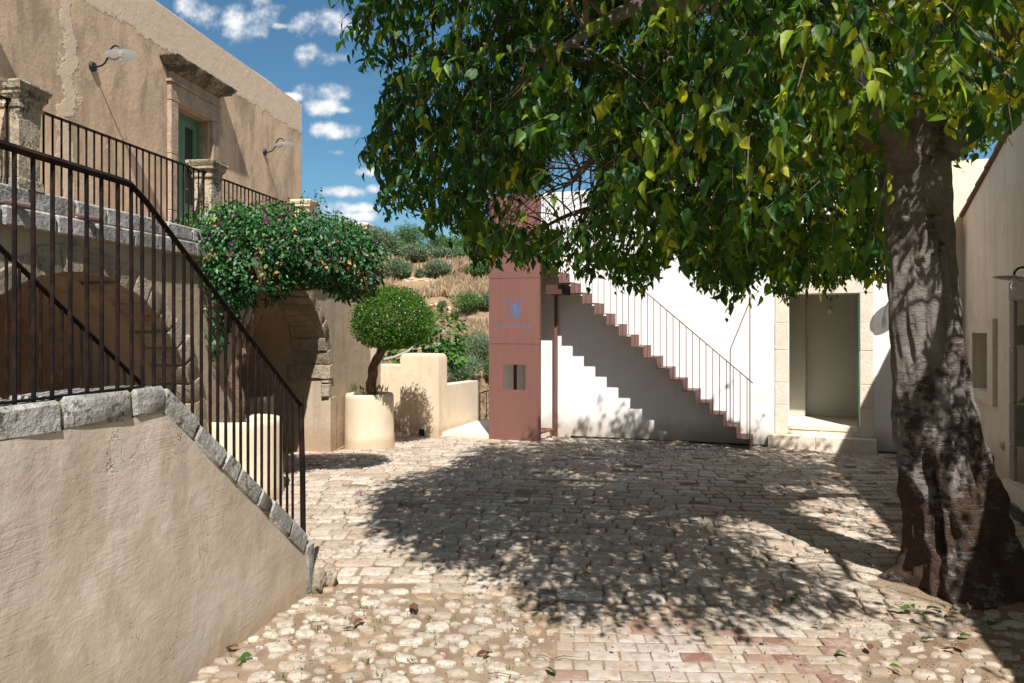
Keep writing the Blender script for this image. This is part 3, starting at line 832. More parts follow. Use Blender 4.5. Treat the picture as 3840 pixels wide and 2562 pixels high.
# ---- pillars on the terrace edge
def pillar(t, mat, label, broken=False):
    o_ = -.08; th = thing('terrace_pillar', TER(t, o_, TZ), label, 'pillar', 'pillars along the terrace edge')
    hw = .098; ov = lambda d: hw+d*.62
    def ring(w, z): return [TER(t-w, o_-w, z), TER(t+w, o_-w, z), TER(t+w, o_+w, z), TER(t-w, o_+w, z)]
    def stack(prof, name, j=0):
        mb = MB(); vs = []
        for w, z in prof: vs += [(x+random.uniform(-j,j), y+random.uniform(-j,j), zz+random.uniform(-j,j)) for x, y, zz in ring(w, z)]
        fs = [(3,2,1,0), tuple(range(4*(len(prof)-1), 4*len(prof)))]
        for i in range(len(prof)-1):
            for k in range(4): fs.append((4*i+k, 4*i+(k+1)%4, 4*i+4+(k+1)%4, 4*i+4+k))
        mb.add(vs, fs); return obj(name, mb, mat, th)
    j = 0 if mat is M['newpillar'] else .004
    stack([(ov(.02), TZ-.002), (ov(.02), TZ+.06), (hw, TZ+.075)], 'plinth', j)
    stack([(hw, TZ+.075), (hw-.003, TZ+.33), (hw, TZ+.555)], 'shaft', j)
    stack([(ov(.004), TZ+.555), (ov(.022), TZ+.562), (ov(.024), TZ+.580), (ov(.006), TZ+.588), (ov(.010), TZ+.610), (ov(.030), TZ+.630), (ov(.052), TZ+.645), (ov(.054), TZ+.672),
           (ov(.066), TZ+.680), (ov(.082), TZ+.705), (ov(.086), TZ+.722), (ov(.080), TZ+.732), (ov(.02), TZ+.742)], 'capital', j)
pillar(5.19, M['pillar'], 'weathered stone pillar at the near end of the terrace railing')
pillar(7.64, M['pillar'], 'mossy stone pillar in front of the green door')
pillar(10.06, M['newpillar'], 'smooth cream pillar rising behind the bougainvillea at the house corner')
pillar(12.40, M['jamb'], 'last pale pillar at the far end of the terrace')
pillar(2.75, M['pillar'], 'terrace pillar beyond the near stair rail')

# ---- railings on the terrace
def bal_mesh(h, r=.0095, square=False, taper=0.0):
    mb = MB(); s = 4 if square else 8
    mb.tube([(0,0,0),(0,0,h)], [r*(1.41 if square else 1), r*(1.41 if square else 1)], s)
    me = mb.mesh('baluster'); me.materials.append(M['iron'])
    if not square: smooth_me(me, 40)
    return me
BM = bal_mesh(1.0, .0075)
def terrace_rail(t0, t1, label):
    o_ = -.055; th = thing('terrace_railing', TER(t0, o_, TZ), label, 'railing', 'railings between the terrace pillars')
    mb = MB(); mb.fbox(TER, t0, t1, o_-.020, o_+.020, 3.335, 3.345); obj('handrail', mb, M['iron'], th)
    n = max(2, round((t1-t0)/.090)); me = BM
    for i in range(n+1):
        t = t0+.02+(t1-t0-.04)*i/n
        inst('baluster', me, th, TER(t, o_, TZ-.015), (1,1,3.336-TZ+.015), (0,0,.13))
terrace_rail(5.29, 7.54, 'iron railing in front of the house wall, between the two mossy pillars')
terrace_rail(7.74, 9.96, 'iron railing from the pillar before the green door to the cream pillar')
terrace_rail(10.16, 12.30, 'far iron railing past the cream pillar, half hidden by leaves')
terrace_rail(2.92, 5.09, 'nearest iron railing at the left of the first mossy pillar')

# ================================================================ UPPER HOUSE FACADE
def build_facade():
    th = thing('old_house', TER(8, -2.5, 2.7), 'ochre rendered old house standing back above the terrace', 'house')
    mb = MB(); t0, t1, zt = -2.0, 13.44, 5.77
    holes = [(9.52, 10.35, 2.6, 4.63), (5.06, 5.89, 2.6, 4.63)]
    ts = sorted({t0, t1, *[h[0] for h in holes], *[h[1] for h in holes]})
    for a, b in zip(ts[:-1], ts[1:]):
        zb = 2.5
        for h in holes:
            if abs(a-h[0]) < 1e-6: zb = 4.63
        k = max(1, int((b-a)/.6))
        for i in range(k):
            u0, u1 = a+(b-a)*i/k, a+(b-a)*(i+1)/k
            mb.add([FAC(u0,0,zb), FAC(u1,0,zb), FAC(u1,0,zt), FAC(u0,0,zt)], [(0,1,2,3)])
    for h in holes:
        for tt in h[:2]: mb.add([FAC(tt,0,2.5), FAC(tt,0,4.63), FAC(tt,-.3,4.63), FAC(tt,-.3,2.5)], [(0,1,2,3)])
        mb.add([FAC(h[0],0,4.63), FAC(h[1],0,4.63), FAC(h[1],-.3,4.63), FAC(h[0],-.3,4.63)], [(0,1,2,3)])
        m3 = MB(); m3.fbox(FAC, h[0]-.1, h[1]+.1, -1.2, -1.1, 2.5, 4.7); obj('room_wall', m3, M['inner'], th)
    # worn, slightly uneven top of the parapet and the end wall
    n = 40; prev = None
    for i in range(n+1):
        t = t0+(t1-t0)*i/n; dz = .012*mnoise.noise(Vector((t*1.7, 0, 1)))
        cur = [FAC(t, 0, zt), FAC(t, -.025, zt+.02+dz), FAC(t, -.30, zt+.02), FAC(t, -.30, 2.5)]
        if prev: mb.add(prev+cur, [(0,4,5,1),(1,5,6,2),(2,6,7,3)])
        prev = cur
    mb.add([FAC(t1,0,-.4), FAC(t1,-.30,-.4), FAC(t1,-6,-.4), FAC(t1,-6,zt), FAC(t1,-.3,zt+.02), FAC(t1,-.02,zt+.02), FAC(t1,0,zt)], [(0,1,2,3,4,5,6)])
    mb.add([FAC(12.93,0,-.4), FAC(t1,0,-.4), FAC(t1,0,2.5), FAC(12.93,0,2.5)], [(0,1,2,3)])
    mb.add([FAC(t0,-.3,zt-.1), FAC(t1,-.3,zt-.1), FAC(t1,-6,zt-.1), FAC(t0,-6,zt-.1)], [(0,1,2,3)])
    obj('wall', mb, M['facade'], th)
    return th
build_facade()

def door_set(dt, label_s, label_d):
    t0, t1, zt = 9.52+dt, 10.35+dt, 4.63
    th = thing('door_surround', FAC(t0, 0, 2.7), label_s, 'door surround', 'stone door surrounds on the upper house')
    def F(t, o, z): return FAC(t+dt, o, z)
    mb = MB()
    for a, b in ((9.36, 9.52), (10.35, 10.51)):
        z = 2.69
        for h in (.55, .72, .67):
            fixn(obj('jamb_stone', block(F, a, b, -.03, .055, z+.002, z+h-.002, j=.003, ch=.008), M['surround'], th, smooth=30)); z += h
    fixn(obj('lintel', block(F, 9.36, 10.51, -.03, .055, 4.634, 4.86, j=.003, ch=.008), M['surround'], th, smooth=30))
    for tt in (9.515, 10.35):   # deep stone reveals
        s_ = 1 if tt < 10 else -1
        mb = MB(); mb.fbox(F, min(tt, tt+.006*s_), max(tt, tt+.006*s_), -.155, -.03, 2.69, 4.63); obj('reveal', mb, M['surround'], th)
    mb = MB(); mb.fbox(F, 9.526, 10.344, -.155, -.03, 4.62, 4.629); obj('soffit', mb, M['surround'], th)
    mb = MB(); mb.fbox(F, 9.33, 10.54, -.02, .075, 4.862, 4.885); mb.fbox(F, 9.345, 10.525, -.02, .066, 4.887, 4.900); obj('moulding', mb, M['surround'], th)
    mb = MB(); mb.fbox(F, 9.37, 10.50, -.02, .052, 4.902, 5.00); obj('frieze', mb, M['surround'], th)
    # cornice profile, returned at both ends
    prof = [(.060, 5.0), (.075, 5.012), (.080, 5.030), (.13, 5.036), (.135, 5.052), (.175, 5.056), (.185, 5.085), (.200, 5.090), (.218, 5.118), (.232, 5.130), (.235, 5.150), (.05, 5.175), (-.02, 5.18)]
    mb = MB(); N = 18; cols = []
    for i in range(N+1):
        cols.append(i/N)
    for i in range(N+1):
        for (o, z) in prof:
            a, b = 9.42-o, 10.45+o; j = .006
            t = a+(b-a)*cols[i]
            x, y, zz = F(t, o, z)
            mb.v.append((x+random.uniform(-j,j)*.5, y+random.uniform(-j,j)*.5, zz+random.uniform(-j,j)*(.4 if z < 5.12 else 1))); mb.n += 1
    P_ = len(prof)
    for i in range(N):
        for k in range(P_-1): mb.f.append((i*P_+k, (i+1)*P_+k, (i+1)*P_+k+1, i*P_+k+1))
    for i in (0, N):   # returns to the wall
        base = mb.n
        for (o, z) in prof:
            a, b = 9.42-o, 10.45+o; mb.v.append(F(a if i == 0 else b, -.02, z)); mb.n += 1
        for k in range(P_-1): mb.f.append((i*P_+k, i*P_+k+1, base+k+1, base+k))
    obj('cornice', mb, M['cornice'], th)
    # the green glazed door
    d = thing('green_door', FAC((t0+t1)/2, -.16, 2.7), label_d, 'door', 'green doors of the upper house')
    a, b = 9.526, 10.344
    mb = MB(); mb.fbox(F, a, a+.035, -.22, -.158, 2.69, 4.62); mb.fbox(F, b-.035, b, -.22, -.158, 2.69, 4.62); mb.fbox(F, a+.035, b-.035, -.22, -.158, 4.575, 4.62)
    obj('door_frame', mb, M['green'], d)
    mid = 9.935
    for (u0, u1) in ((a+.038, mid-.003), (mid+.003, b-.038)):
        s_ = .078
        lf = MB(); o0, o1 = -.205, -.165
        lf.fbox(F, u0, u0+s_, o0, o1, 2.70, 4.57); lf.fbox(F, u1-s_, u1, o0, o1, 2.70, 4.57)
        for (z0, z1) in ((2.70, 2.84), (3.33, 3.43), (4.48, 4.57)): lf.fbox(F, u0+s_, u1-s_, o0, o1, z0, z1)
        lf.fbox(F, u0+s_, u1-s_, -.195, -.180, 2.84, 3.33)
        leaf = obj('door_leaf', lf, M['green'], d)
        if u0 < mid:
            g = MB(); g.fbox(F, u0+s_, u1-s_, -.196, -.178, 3.43, 4.48); obj('door_panel', g, M['green'], leaf)
        else:
            g = MB(); g.fbox(F, u0+s_, u1-s_, -.190, -.184, 3.43, 4.48); obj('glass', g, M['pane'], leaf)
        if u0 > mid:
            hnd = MB(); hnd.tube([F(u0+.028,-.165,3.62), F(u0+.028,-.12,3.62), F(u0+.10,-.118,3.62)], .007, 8); hnd.fbox(F, u0+.018, u0+.038, -.166, -.160, 3.52, 3.68)
            obj('handle', hnd, M['chrome'], leaf)
door_set(0., 'weathered stone door surround with a black stained cornice', 'green glazed door behind the terrace railing')
door_set(-4.46, 'stone door surround on the house wall beyond the near stair rail', 'green door of the house beyond the near stair rail')

# ---- wall lamps: gooseneck arm with a glass disc shade
def wall_lamp(base, nrm, label, ang_tilt=8):
    th = thing('wall_lamp', base, label, 'wall lamp', 'gooseneck wall lamps with glass disc shades')
    B = Vector(base); n = Vector((nrm[0], nrm[1], 0)).normalized(); up = Vector((0,0,1)); sd = n.cross(up)
    mb = MB(); mb.tube([B, B+n*.012, B+n*.03, B+n*.034], [.052, .052, .046, .02], 24); obj('wall_plate', mb, M['black'], th, smooth=35)
    pts = [(.03,0),(.08,.0),(.12,.01),(.155,.035),(.18,.075),(.198,.12),(.215,.165),(.24,.20),(.275,.215),(.31,.205),(.335,.175),(.34,.15)]
    mb = MB(); mb.tube([B+n*a+up*b for a, b in pts], .010, 10); obj('arm', mb, M['black'], th, smooth=50)
    c = B+n*.34+up*.12
    mb = MB(); mb.tube([c+up*.03, c+up*.015, c-up*.03, c-up*.032], [.014,.022,.022,.017], 14); obj('socket', mb, M['whitepaint'], th, smooth=35)
    # shade: shallow cone
    vs = []; fs = []; S = 36; tilt = R(ang_tilt)
    ax = (up*math.cos(tilt)-n*math.sin(tilt)).normalized(); e1 = sd; e2 = ax.cross(e1)
    for r, h in ((.022,.018),(.06,.014),(.12,.004),(.162,-.010),(.165,-.013),(.160,-.014),(.12,0.0),(.06,.010),(.022,.014)):
        for k in range(S): a = 2*math.pi*k/S; vs.append(c+e1*math.cos(a)*r+e2*math.sin(a)*r+ax*h)
    for i in range(8):
        for k in range(S): k2 = (k+1) % S; fs.append((i*S+k, i*S+k2, (i+1)*S+k2, (i+1)*S+k))
    mb = MB(); mb.add(vs, fs); obj('lamp_shade', mb, M['shade'], th, smooth=50)
    mb = MB(); mb.lathe([(.010,-.032),(.013,-.045),(.024,-.065),(.028,-.082),(.022,-.100),(.008,-.110),(.001,-.111)], c, 14, cap=False); b = obj('bulb', mb, M['bulb'], th, smooth=60)
    mb = MB(); mb.tube([c-up*.034, c-up*.060, c-up*.062+sd*.008, c-up*.085+sd*.006], .0012, 5); obj('filament', mb, M['chrome'], b)
fn = (.991, -.132)
wall_lamp(FAC(8.00, 0, 4.575), fn, 'black gooseneck lamp with glass disc shade near the pale render crack')
wall_lamp(FAC(11.98, 0, 4.575), fn, 'black gooseneck lamp with glass disc shade near the far corner of the ochre house')
wall_lamp(RGT(6.50, 0, 2.09), (-.938, .347), 'gooseneck lamp beside the stone doorway at the right edge')
wall_lamp(BCK(5.83, 0, 2.26), (-.3714, -.9285), 'gooseneck lamp on the white wall behind the tree trunk')
#SPLIT3
# ================================================================ NEAR STAIRCASE
def ctop(t): return 1.5 if t < 3.6 else 1.5-(t-3.6)*.804
def build_staircase():
    th = thing('stone_staircase', STW(4.0, -.5, 0), 'staircase with trowelled tan side wall and grey stone coping at the left', 'staircase')
    mb = MB(); ts = list(np.arange(.2, 4.97, .06))+[4.975]; rows = 16
    prev = None
    for t in ts:
        zt = min(1.372, 1.372-(t-3.585)*.804)
        col = []
        for k in range(rows+1):
            z = -.1+(zt+.1)*k/rows
            o = .010*mnoise.noise(Vector((t*1.7, z*1.7, 0)))+.004*mnoise.noise(Vector((t*6, z*6, 5)))+.02*max(0., .12-z)
            col.append(STW(t, o, z))
        b = mb.n; mb.v += col; mb.n += len(col)
        if prev is not None:
            for k in range(rows): mb.f.append((prev+k, b+k, b+k+1, prev+k+1))
        prev = b
    o_ = obj('side_wall', mb, M['stairwall'], th, smooth=60)
    # core of the wall
    mb = MB()
    mb.add([STW(.2,-.27,-.1),STW(5.0,-.27,-.1),STW(5.0,-.27,.25),STW(3.57,-.27,1.38),STW(.2,-.27,1.38)], [(4,3,2,1,0)])
    obj('back_wall', mb, M['stairwall'], th)
    # coping stones: level run, sloping run, end stone
    t = .4
    for l in (.55, .5, .56, .315, .305, .36, .39, .38):
        t1 = min(t+l, 3.60); 
        if t1-t > .06: fixn(obj('coping_stone', block(STW, t+.004, t1-.004, -.30, .007+random.uniform(-.004,.006), 1.365+random.uniform(-.012,.010), 1.5+random.uniform(-.006,.004), j=.012, ch=.020, n=6), M['ledge'], th, smooth=40))
        t = t1
    mo = MB(); mo.fbox(STW, .4, 3.57, -.26, -.014, 1.34, 1.485)
    mo.box8([STW(3.56,-.26,1.32),STW(5.0,-.26,.20),STW(5.0,-.014,.24),STW(3.56,-.014,1.36),STW(3.56,-.26,1.47),STW(5.0,-.26,.34),STW(5.0,-.014,.34),STW(3.56,-.014,1.47)])
    obj('coping_mortar', mo, M['mortar'], th)
    ph = math.atan(.804); c_, s_ = math.cos(ph), math.sin(ph); L = 1.43/c_
    def SL(s, o, h): return STW(3.6+s*c_-h*s_*-1*0+h*s_, o, 1.5-s*s_+h*c_)
    s = .012; lens = [.33, .30, .17, .27, .16, .30, .27]
    for l in lens:
        s1 = min(s+l, L)
        fixn(obj('coping_stone', block(SL, s+.003, s1-.003, -.30, .008+random.uniform(-.003,.005), -.118+random.uniform(-.01,.008), random.uniform(-.006,.006), j=.010, ch=.016), M['ledge'], th, smooth=40))
        s = s1
        if s >= L-.02: break
    fixn(obj('coping_stone', block(STW, 4.955, 5.085, -.30, .014, -.05, .335, j=.012, ch=.03), M['ledge'], th, smooth=40))
    for i in range(9):
        t1 = 5.12-.185*i; z = .155*(i+1)
        mb = MB(); mb.fbox(STW, (t1-.19) if i < 8 else .2, t1, -1.04, -.28, z-.155*(1 if i else 1.2), z); obj('step', mb, M['ledge'], th)
    mb = MB()
    mb.box8([STW(.2,-1.25,-.1),STW(5.05,-1.25,-.1),STW(5.05,-1.03,-.1),STW(.2,-1.03,-.1),STW(.2,-1.25,1.45),STW(5.05,-1.25,.30),STW(5.05,-1.03,.30),STW(.2,-1.03,1.45)])
    mb = MB(); pts = [(.2,-.1),(5.05,-.1),(5.05,.33),(3.6,1.46),(.2,1.46)]
    mb.add([STW(t,-1.25,z) for t,z in pts]+[STW(t,-1.03,z) for t,z in pts], [(0,1,2,3,4),(9,8,7,6,5)]+[(i,5+i,5+(i+1)%5,(i+1)%5) for i in range(5)])
    obj('inner_parapet', mb, M['terrace'], th)
    return th
build_staircase()
for (x, y, r, lab) in ((-1.262, 5.10, .085, 'pale rounded rock against the foot of the stair wall'), (-1.31, 5.02, .08, 'grey rock leaning on the end stone of the stair wall')):
    import bmesh
    bm = bmesh.new(); bmesh.ops.create_icosphere(bm, subdivisions=3, radius=1)
    for v in bm.verts:
        n = mnoise.noise(v.co*1.7+Vector((x*9, 0, 0)))*.35; v.co = v.co*(1+n*1.5+.12*mnoise.noise(v.co*5))*.066*r/.085; v.co.z *= 1.35; v.co.x *= .75
    me = bpy.data.meshes.new('rock'); bm.to_mesh(me); bm.free(); me.materials.append(M['arch']); smooth_me(me)
    o = bpy.data.objects.new('rock', me); o.location = (x, y, .045); link(o); props(o, lab, 'rock')

def stair_railing(off, label, dt=0.):
    th = thing('stair_railing', STW(4.0, off, 1.2), label, 'railing', 'wrought iron railings of the near staircase')
    kt = 3.42+dt; e = 4.955
    def rz(t): return 2.475-.03*(t-2.5)/.9 if t < kt else 2.445-(t-kt)*(2.445-1.262)/(e-3.42)
    pts = [STW(1.0, off, rz(1.0)), STW(2.2, off, rz(2.2)), STW(kt-.06, off, rz(kt-.06)+.0), STW(kt-.015, off, rz(kt)-.004), STW(kt+.03, off, rz(kt+.03)-.008)]+[STW(t, off, rz(t)) for t in np.linspace(kt+.08, e+dt, 6)]
    mb = MB(); mb.tube(pts, .0175, 4); obj('handrail', mb, M['iron'], th)
    t = 1.06
    n = 0
    while t < e+dt-.04:
        t2 = t
        z0 = ctop(t2)-.01; z1 = rz(t2)-.006
        jx = random.uniform(-.003, .003)
        inst('baluster', BMS, th, STW(t2, off+jx, z0), (1,1,z1-z0), (random.uniform(-.004,.004), random.uniform(-.004,.004), 0))
        t += .087 if t < kt-.03 else .0725
    mb = MB(); mb.tube([STW(5.0+dt, off, .30), STW(4.99+dt, off, .8), STW(4.965+dt, off, 1.30), STW(4.963+dt, off, 1.325)], [.0185,.0185,.0185,.010], 10); obj('newel_post', mb, M['iron'], th, smooth=40)
    mb = MB(); mb.fbox(STW, 1.0, 3.46, off-.014, off+.014, 1.500, 1.510); obj('bottom_bar', mb, M['iron'], th)
BMS = bal_mesh(1.0, .0088)
stair_railing(-.035, 'rusty iron stair railing on the grey coping at the left')
stair_railing(-1.13, 'dark iron railing on the inner side of the stairs, seen through the nearer one', dt=.02)

# ================================================================ PLANTERS
def planter(x, y, r, h, label, z0=0.):
    th = thing('round_planter', (x, y, z0), label, 'planter', 'round rendered planters against the terrace')
    mb = MB(); p = [(r*1.02, -.1), (r*1.015, .05), (r, .2), (r*.985, .5), (r*.975, h-.07), (r*.96, h-.025), (r*.92, h-.002), (r*.86, h), (r*.80, h-.012), (r*.775, h-.05), (r*.77, h-.2)]
    mb.lathe(p, (x, y, z0), 56, jit=.03, cap=False); obj('tub', mb, M['cream'], th, smooth=60)
    mb = MB(); mb.lathe([(r*.79, h-.10), (r*.5, h-.075), (.001, h-.06)], (x, y, z0), 40, jit=.2, cap=False); obj('earth', mb, M['soil'], th, smooth=60)
planter(-2.88, 7.88, .43, .80, 'round cream planter holding the bougainvillea trunk')
planter(-2.18, 11.35, .375, .80, 'round cream planter holding the clipped jasmine', gz(-2.18, 11.35))
def well():
    x, y = -3.28, 9.30
    mb = MB(); mb.lathe([(.30,0),(.295,.55),(.285,.80),(.30,.82),(.31,.86),(.305,.90),(.27,.91),(.25,.88),(.24,.6)], (x, y, 0), 40, jit=.02, cap=False)
    o = obj('stone_well', mb, M['arch'], None, smooth=50, origin=(x, y, 0)); props(o, 'round stone wellhead in the shade of the second arch', 'well')
well()

# ================================================================ WHITE WALL AT THE BACK
def build_back():
    th = thing('white_wall', BCK(3, 0, 0), 'tall white rendered wall behind the steel stair, with a square doorway', 'wall')
    mb = MB(); ZT = 3.97; q0, q1 = -.19, 5.95; d0, d1, dz0, dz1 = 4.379, 5.32, .318, 2.235
    def front(a, b, z0, z1, nx=6, nz=4, m=mb):
        for i in range(nx):
            for k in range(nz):
                u0, u1 = a+(b-a)*i/nx, a+(b-a)*(i+1)/nx; w0, w1 = z0+(z1-z0)*k/nz, z0+(z1-z0)*(k+1)/nz
                m.add([BCK(u0,0,w0), BCK(u1,0,w0), BCK(u1,0,w1), BCK(u0,0,w1)], [(0,1,2,3)])
    front(q0, d0, -.4, ZT); front(d1, q1, -.4, ZT); front(d0, d1, -.4, dz0, 2, 1); front(d0, d1, dz1, ZT, 2, 2)
    mb.add([BCK(q0,0,-.4), BCK(q0,-.3,-.4), BCK(q0,-.3,ZT), BCK(q0,0,ZT)], [(0,1,2,3)])
    mb.add([BCK(q0,0,ZT), BCK(q1,0,ZT), BCK(q1,-.3,ZT+.01), BCK(q0,-.3,ZT+.01)], [(0,1,2,3)])
    for (u0, u1, w0, w1) in ((q0,d0,-.4,ZT+.01),(d1,9,-.4,ZT+.01),(d0,d1,-.4,dz0),(d0,d1,dz1,ZT+.01)):
        mb.add([BCK(u0,-.3,w0), BCK(u1,-.3,w0), BCK(u1,-.3,w1), BCK(u0,-.3,w1)], [(3,2,1,0)])
    mb.add([BCK(4.1,-1.5,-.4), BCK(6.4,-1.5,-.4), BCK(6.4,-1.5,2.7), BCK(4.1,-1.5,2.7)], [(3,2,1,0)])
    mb.add([BCK(4.1,-.3,2.7), BCK(6.4,-.3,2.7), BCK(6.4,-1.5,2.7), BCK(4.1,-1.5,2.7)], [(3,2,1,0)])
    # reveals of the doorway
    for q in (d0, d1): mb.add([BCK(q,0,dz0), BCK(q,0,dz1), BCK(q,-.301,dz1), BCK(q,-.301,dz0)], [(0,1,2,3)])
    mb.add([BCK(d0,0,dz1), BCK(d1,0,dz1), BCK(d1,-.301,dz1), BCK(d0,-.301,dz1)], [(0,1,2,3)])
    obj('wall_face', mb, M['white'], th)
    mb = MB(); front(q1, 9.0, -.4, 4.02, m=mb); mb.add([BCK(q1,0,3.97), BCK(q1,0,4.02), BCK(q1,-.3,4.03), BCK(q1,-.3,3.97)], [(0,1,2,3)]); mb.add([BCK(q1,0,4.02), BCK(9,0,4.02), BCK(9,-.3,4.03), BCK(q1,-.3,4.03)], [(0,1,2,3)])
    obj('yellow_wall_face', mb, M['yellow_cream'], th)
    # the small hall behind the doorway
    mb = MB(); a, b, o0, o1, z0, z1 = 4.20, 6.3, -1.35, -.305, .318, 2.55
    mb.add([BCK(a,o0,z0),BCK(b,o0,z0),BCK(b,o0,z1),BCK(a,o0,z1)], [(0,1,2,3)])
    mb.add([BCK(a,o0,z0),BCK(a,o1,z0),BCK(a,o1,z1),BCK(a,o0,z1)], [(0,1,2,3)]); mb.add([BCK(b,o0,z0),BCK(b,o1,z0),BCK(b,o1,z1),BCK(b,o0,z1)], [(0,1,2,3)])
    mb.add([BCK(a,o0,z1),BCK(b,o0,z1),BCK(b,o1,z1),BCK(a,o1,z1)], [(0,1,2,3)])
    mb.fbox(BCK, 4.20, 4.60, -1.34, -1.22, .318, 2.54)
    obj('hall_wall', mb, M['inner'], th)
    mb = MB(); mb.fbox(BCK, 4.60, 6.3, -1.349, -1.335, .318, .41); obj('skirting', mb, M['inner'], th)
    mb = MB(); mb.fbox(BCK, a, b, o0, o1, .20, .314); mb.fbox(BCK, d0+.002, d1-.002, -.305, .022, .262, .318); obj('threshold', mb, M['jamb'], th)
    mb = MB(); mb.fbox(BCK, 4.93, 4.99, -1.33, -1.27, 1.96, 2.03); obj('hall_light', mb, M['whitepaint'], th)
    # jamb stones
    for (a, b) in ((4.185, 4.374), (5.325, 5.50)):
        z = .19
        for h in (.42, .33, .48, .40, .50):
            z1_ = min(z+h, 2.235)
            if z1_ > z+.03: fixn(obj('jamb_stone', block(BCK, a, b, -.05, .014+random.uniform(-.002,.002), z+.0015, z1_-.0015, j=.003, ch=.006), M['jamb'], th, smooth=30))
            z = z1_
    fixn(obj('lintel', block(BCK, 4.185, 5.50, -.05, .014, 2.238, 2.46, j=.002, ch=.006), M['jamb'], th, smooth=30))
    for (a, b) in ((4.185, 4.78), (4.78, 5.50)):
        fixn(obj('sill_stone', block(BCK, a+.001, b-.001, -.04, .010, .02, .258, j=.003, ch=.006), M['jamb'], th, smooth=30))
    # step in front
    s = thing('stone_step', BCK(4.8, .1, 0), 'long pale stone step below the white doorway', 'step')
    for (a, b) in ((4.10, 4.74), (4.745, 5.53)):
        fixn(obj('step_stone', block(BCK, a, b, .016, .20, -.03, .185, j=.001, ch=.005), M['jamb'], s, smooth=30))
    # clear glass door leaf folded open at the right jamb
    g = thing('glass_door', BCK(5.30, -.1, .32), 'clear glass door with green edge at the right side of the doorway', 'glass door')
    mb = MB(); mb.fbox(BCK, 5.300, 5.312, -.86, -.012, .322, 2.23); obj('pane', mb, M['edgeglass'], g)
    mb = MB(); mb.fbox(BCK, 5.3045, 5.3085, -.0118, -.010, .322, 2.23); obj('edge', mb, M['edgegreen'], g)
    # drain slot along the foot of the wall
    for (a, b, lab) in ((1.05, 4.05, 'dark drain slot along the wall under the steel stair'), (5.56, 6.4, 'dark drain slot between the doorway step and the corner')):
        x0, y0, _ = BCK(a, .05, 0); x1, y1, _ = BCK(b, .05, 0); z0, z1 = gz(x0,y0)+.004, gz(x1,y1)+.004
        mb = MB(); mb.box8([BCK(a,.01,z0-.05),BCK(b,.01,z1-.05),BCK(b,.075,z1-.05),BCK(a,.075,z0-.05),BCK(a,.01,z0),BCK(b,.01,z1),BCK(b,.075,z1),BCK(a,.075,z0)])
        mb2 = MB(); d = thing('drain_channel', (x0, y0, z0), lab, 'drain', 'drain channels at the wall feet')
        obj('channel', mb, M['drain'], d)
        for k in range(2):
            u = .018+.036*k
            mb2.box8([BCK(a,u,z0+.0005),BCK(b,u,z1+.0005),BCK(b,u+.012,z1+.0005),BCK(a,u+.012,z0+.0005),BCK(a,u,z0+.006),BCK(b,u,z1+.006),BCK(b,u+.012,z1+.006),BCK(a,u+.012,z0+.006)])
        obj('grate', mb2, M['drain'], d)
build_back()
def downpipe():
    th = thing('rain_pipe', BCK(6.36, .08, 0), 'terracotta coloured rain pipe in the corner behind the tree', 'pipe')
    mb = MB(); mb.tube([BCK(6.36,.08,.0), BCK(6.36,.08,2.86)], .048, 14); obj('pipe', mb, M['copper'], th, smooth=40)
    mb = MB(); mb.tube([BCK(6.36,.08,2.82), BCK(6.36,.08,2.95), BCK(6.36,.08,3.19), BCK(6.36,.08,3.21)], [.05,.085,.105,.105], 14); obj('hopper', mb, M['copper'], th, smooth=40)
    for z in (1.0, 2.1): mb = MB(); mb.tube([BCK(6.36,.08,z), BCK(6.36,.08,z+.02)], .053, 14); obj('bracket', mb, M['black'], th, smooth=40)
downpipe()

# ================================================================ STEEL STAIR
RUN, RISE = .1903, .1636
def build_steel_stair():
    th = thing('steel_stair', BCK(3.9, .3, 0), 'folded rose red steel stair climbing the white wall', 'stair')
    o0, o1 = .02, .565; N = 18; T_ = .009
    for i in range(N):
        qr = 3.88-RUN*i; z = .161+RISE*i
        zb = z-RISE if i else gz(*BCK(qr, .3, 0)[:2])-.02
        mb = MB(); mb.fbox(BCK, qr-T_, qr, o0, o1, zb-(T_ if i else 0), z)
        mb.fbox(BCK, qr-RUN-(0 if i < N-1 else 0), qr-T_, o0, o1, z-T_, z)
        # rounded folded lip
        mb.tube([BCK(qr-.003, o0, z-.004), BCK(qr-.003, o1, z-.004)], .006, 6)
        obj('step', mb, M['steel'], th)
    zl = .161+RISE*(N-1)
    mb = MB(); mb.fbox(BCK, -.15, 3.88-RUN*N, o0, o1, zl-.012, zl); obj('landing', mb, M['steel'], th)
    mb = MB(); mb.fbox(BCK, .78, 1.04, .03, .50, 2.27, 2.42); obj('wall_bracket', mb, M['steel_dark'], th)
    mb = MB(); mb.fbox(BCK, .80, .845, .10, .145, -.08, 2.40); obj('post', mb, M['steel'], th)
    mb = MB(); mb.fbox(BCK, .085, .128, .10, .145, -.1, 2.9); obj('post', mb, M['steel_dark'], th)
    return th
build_steel_stair()
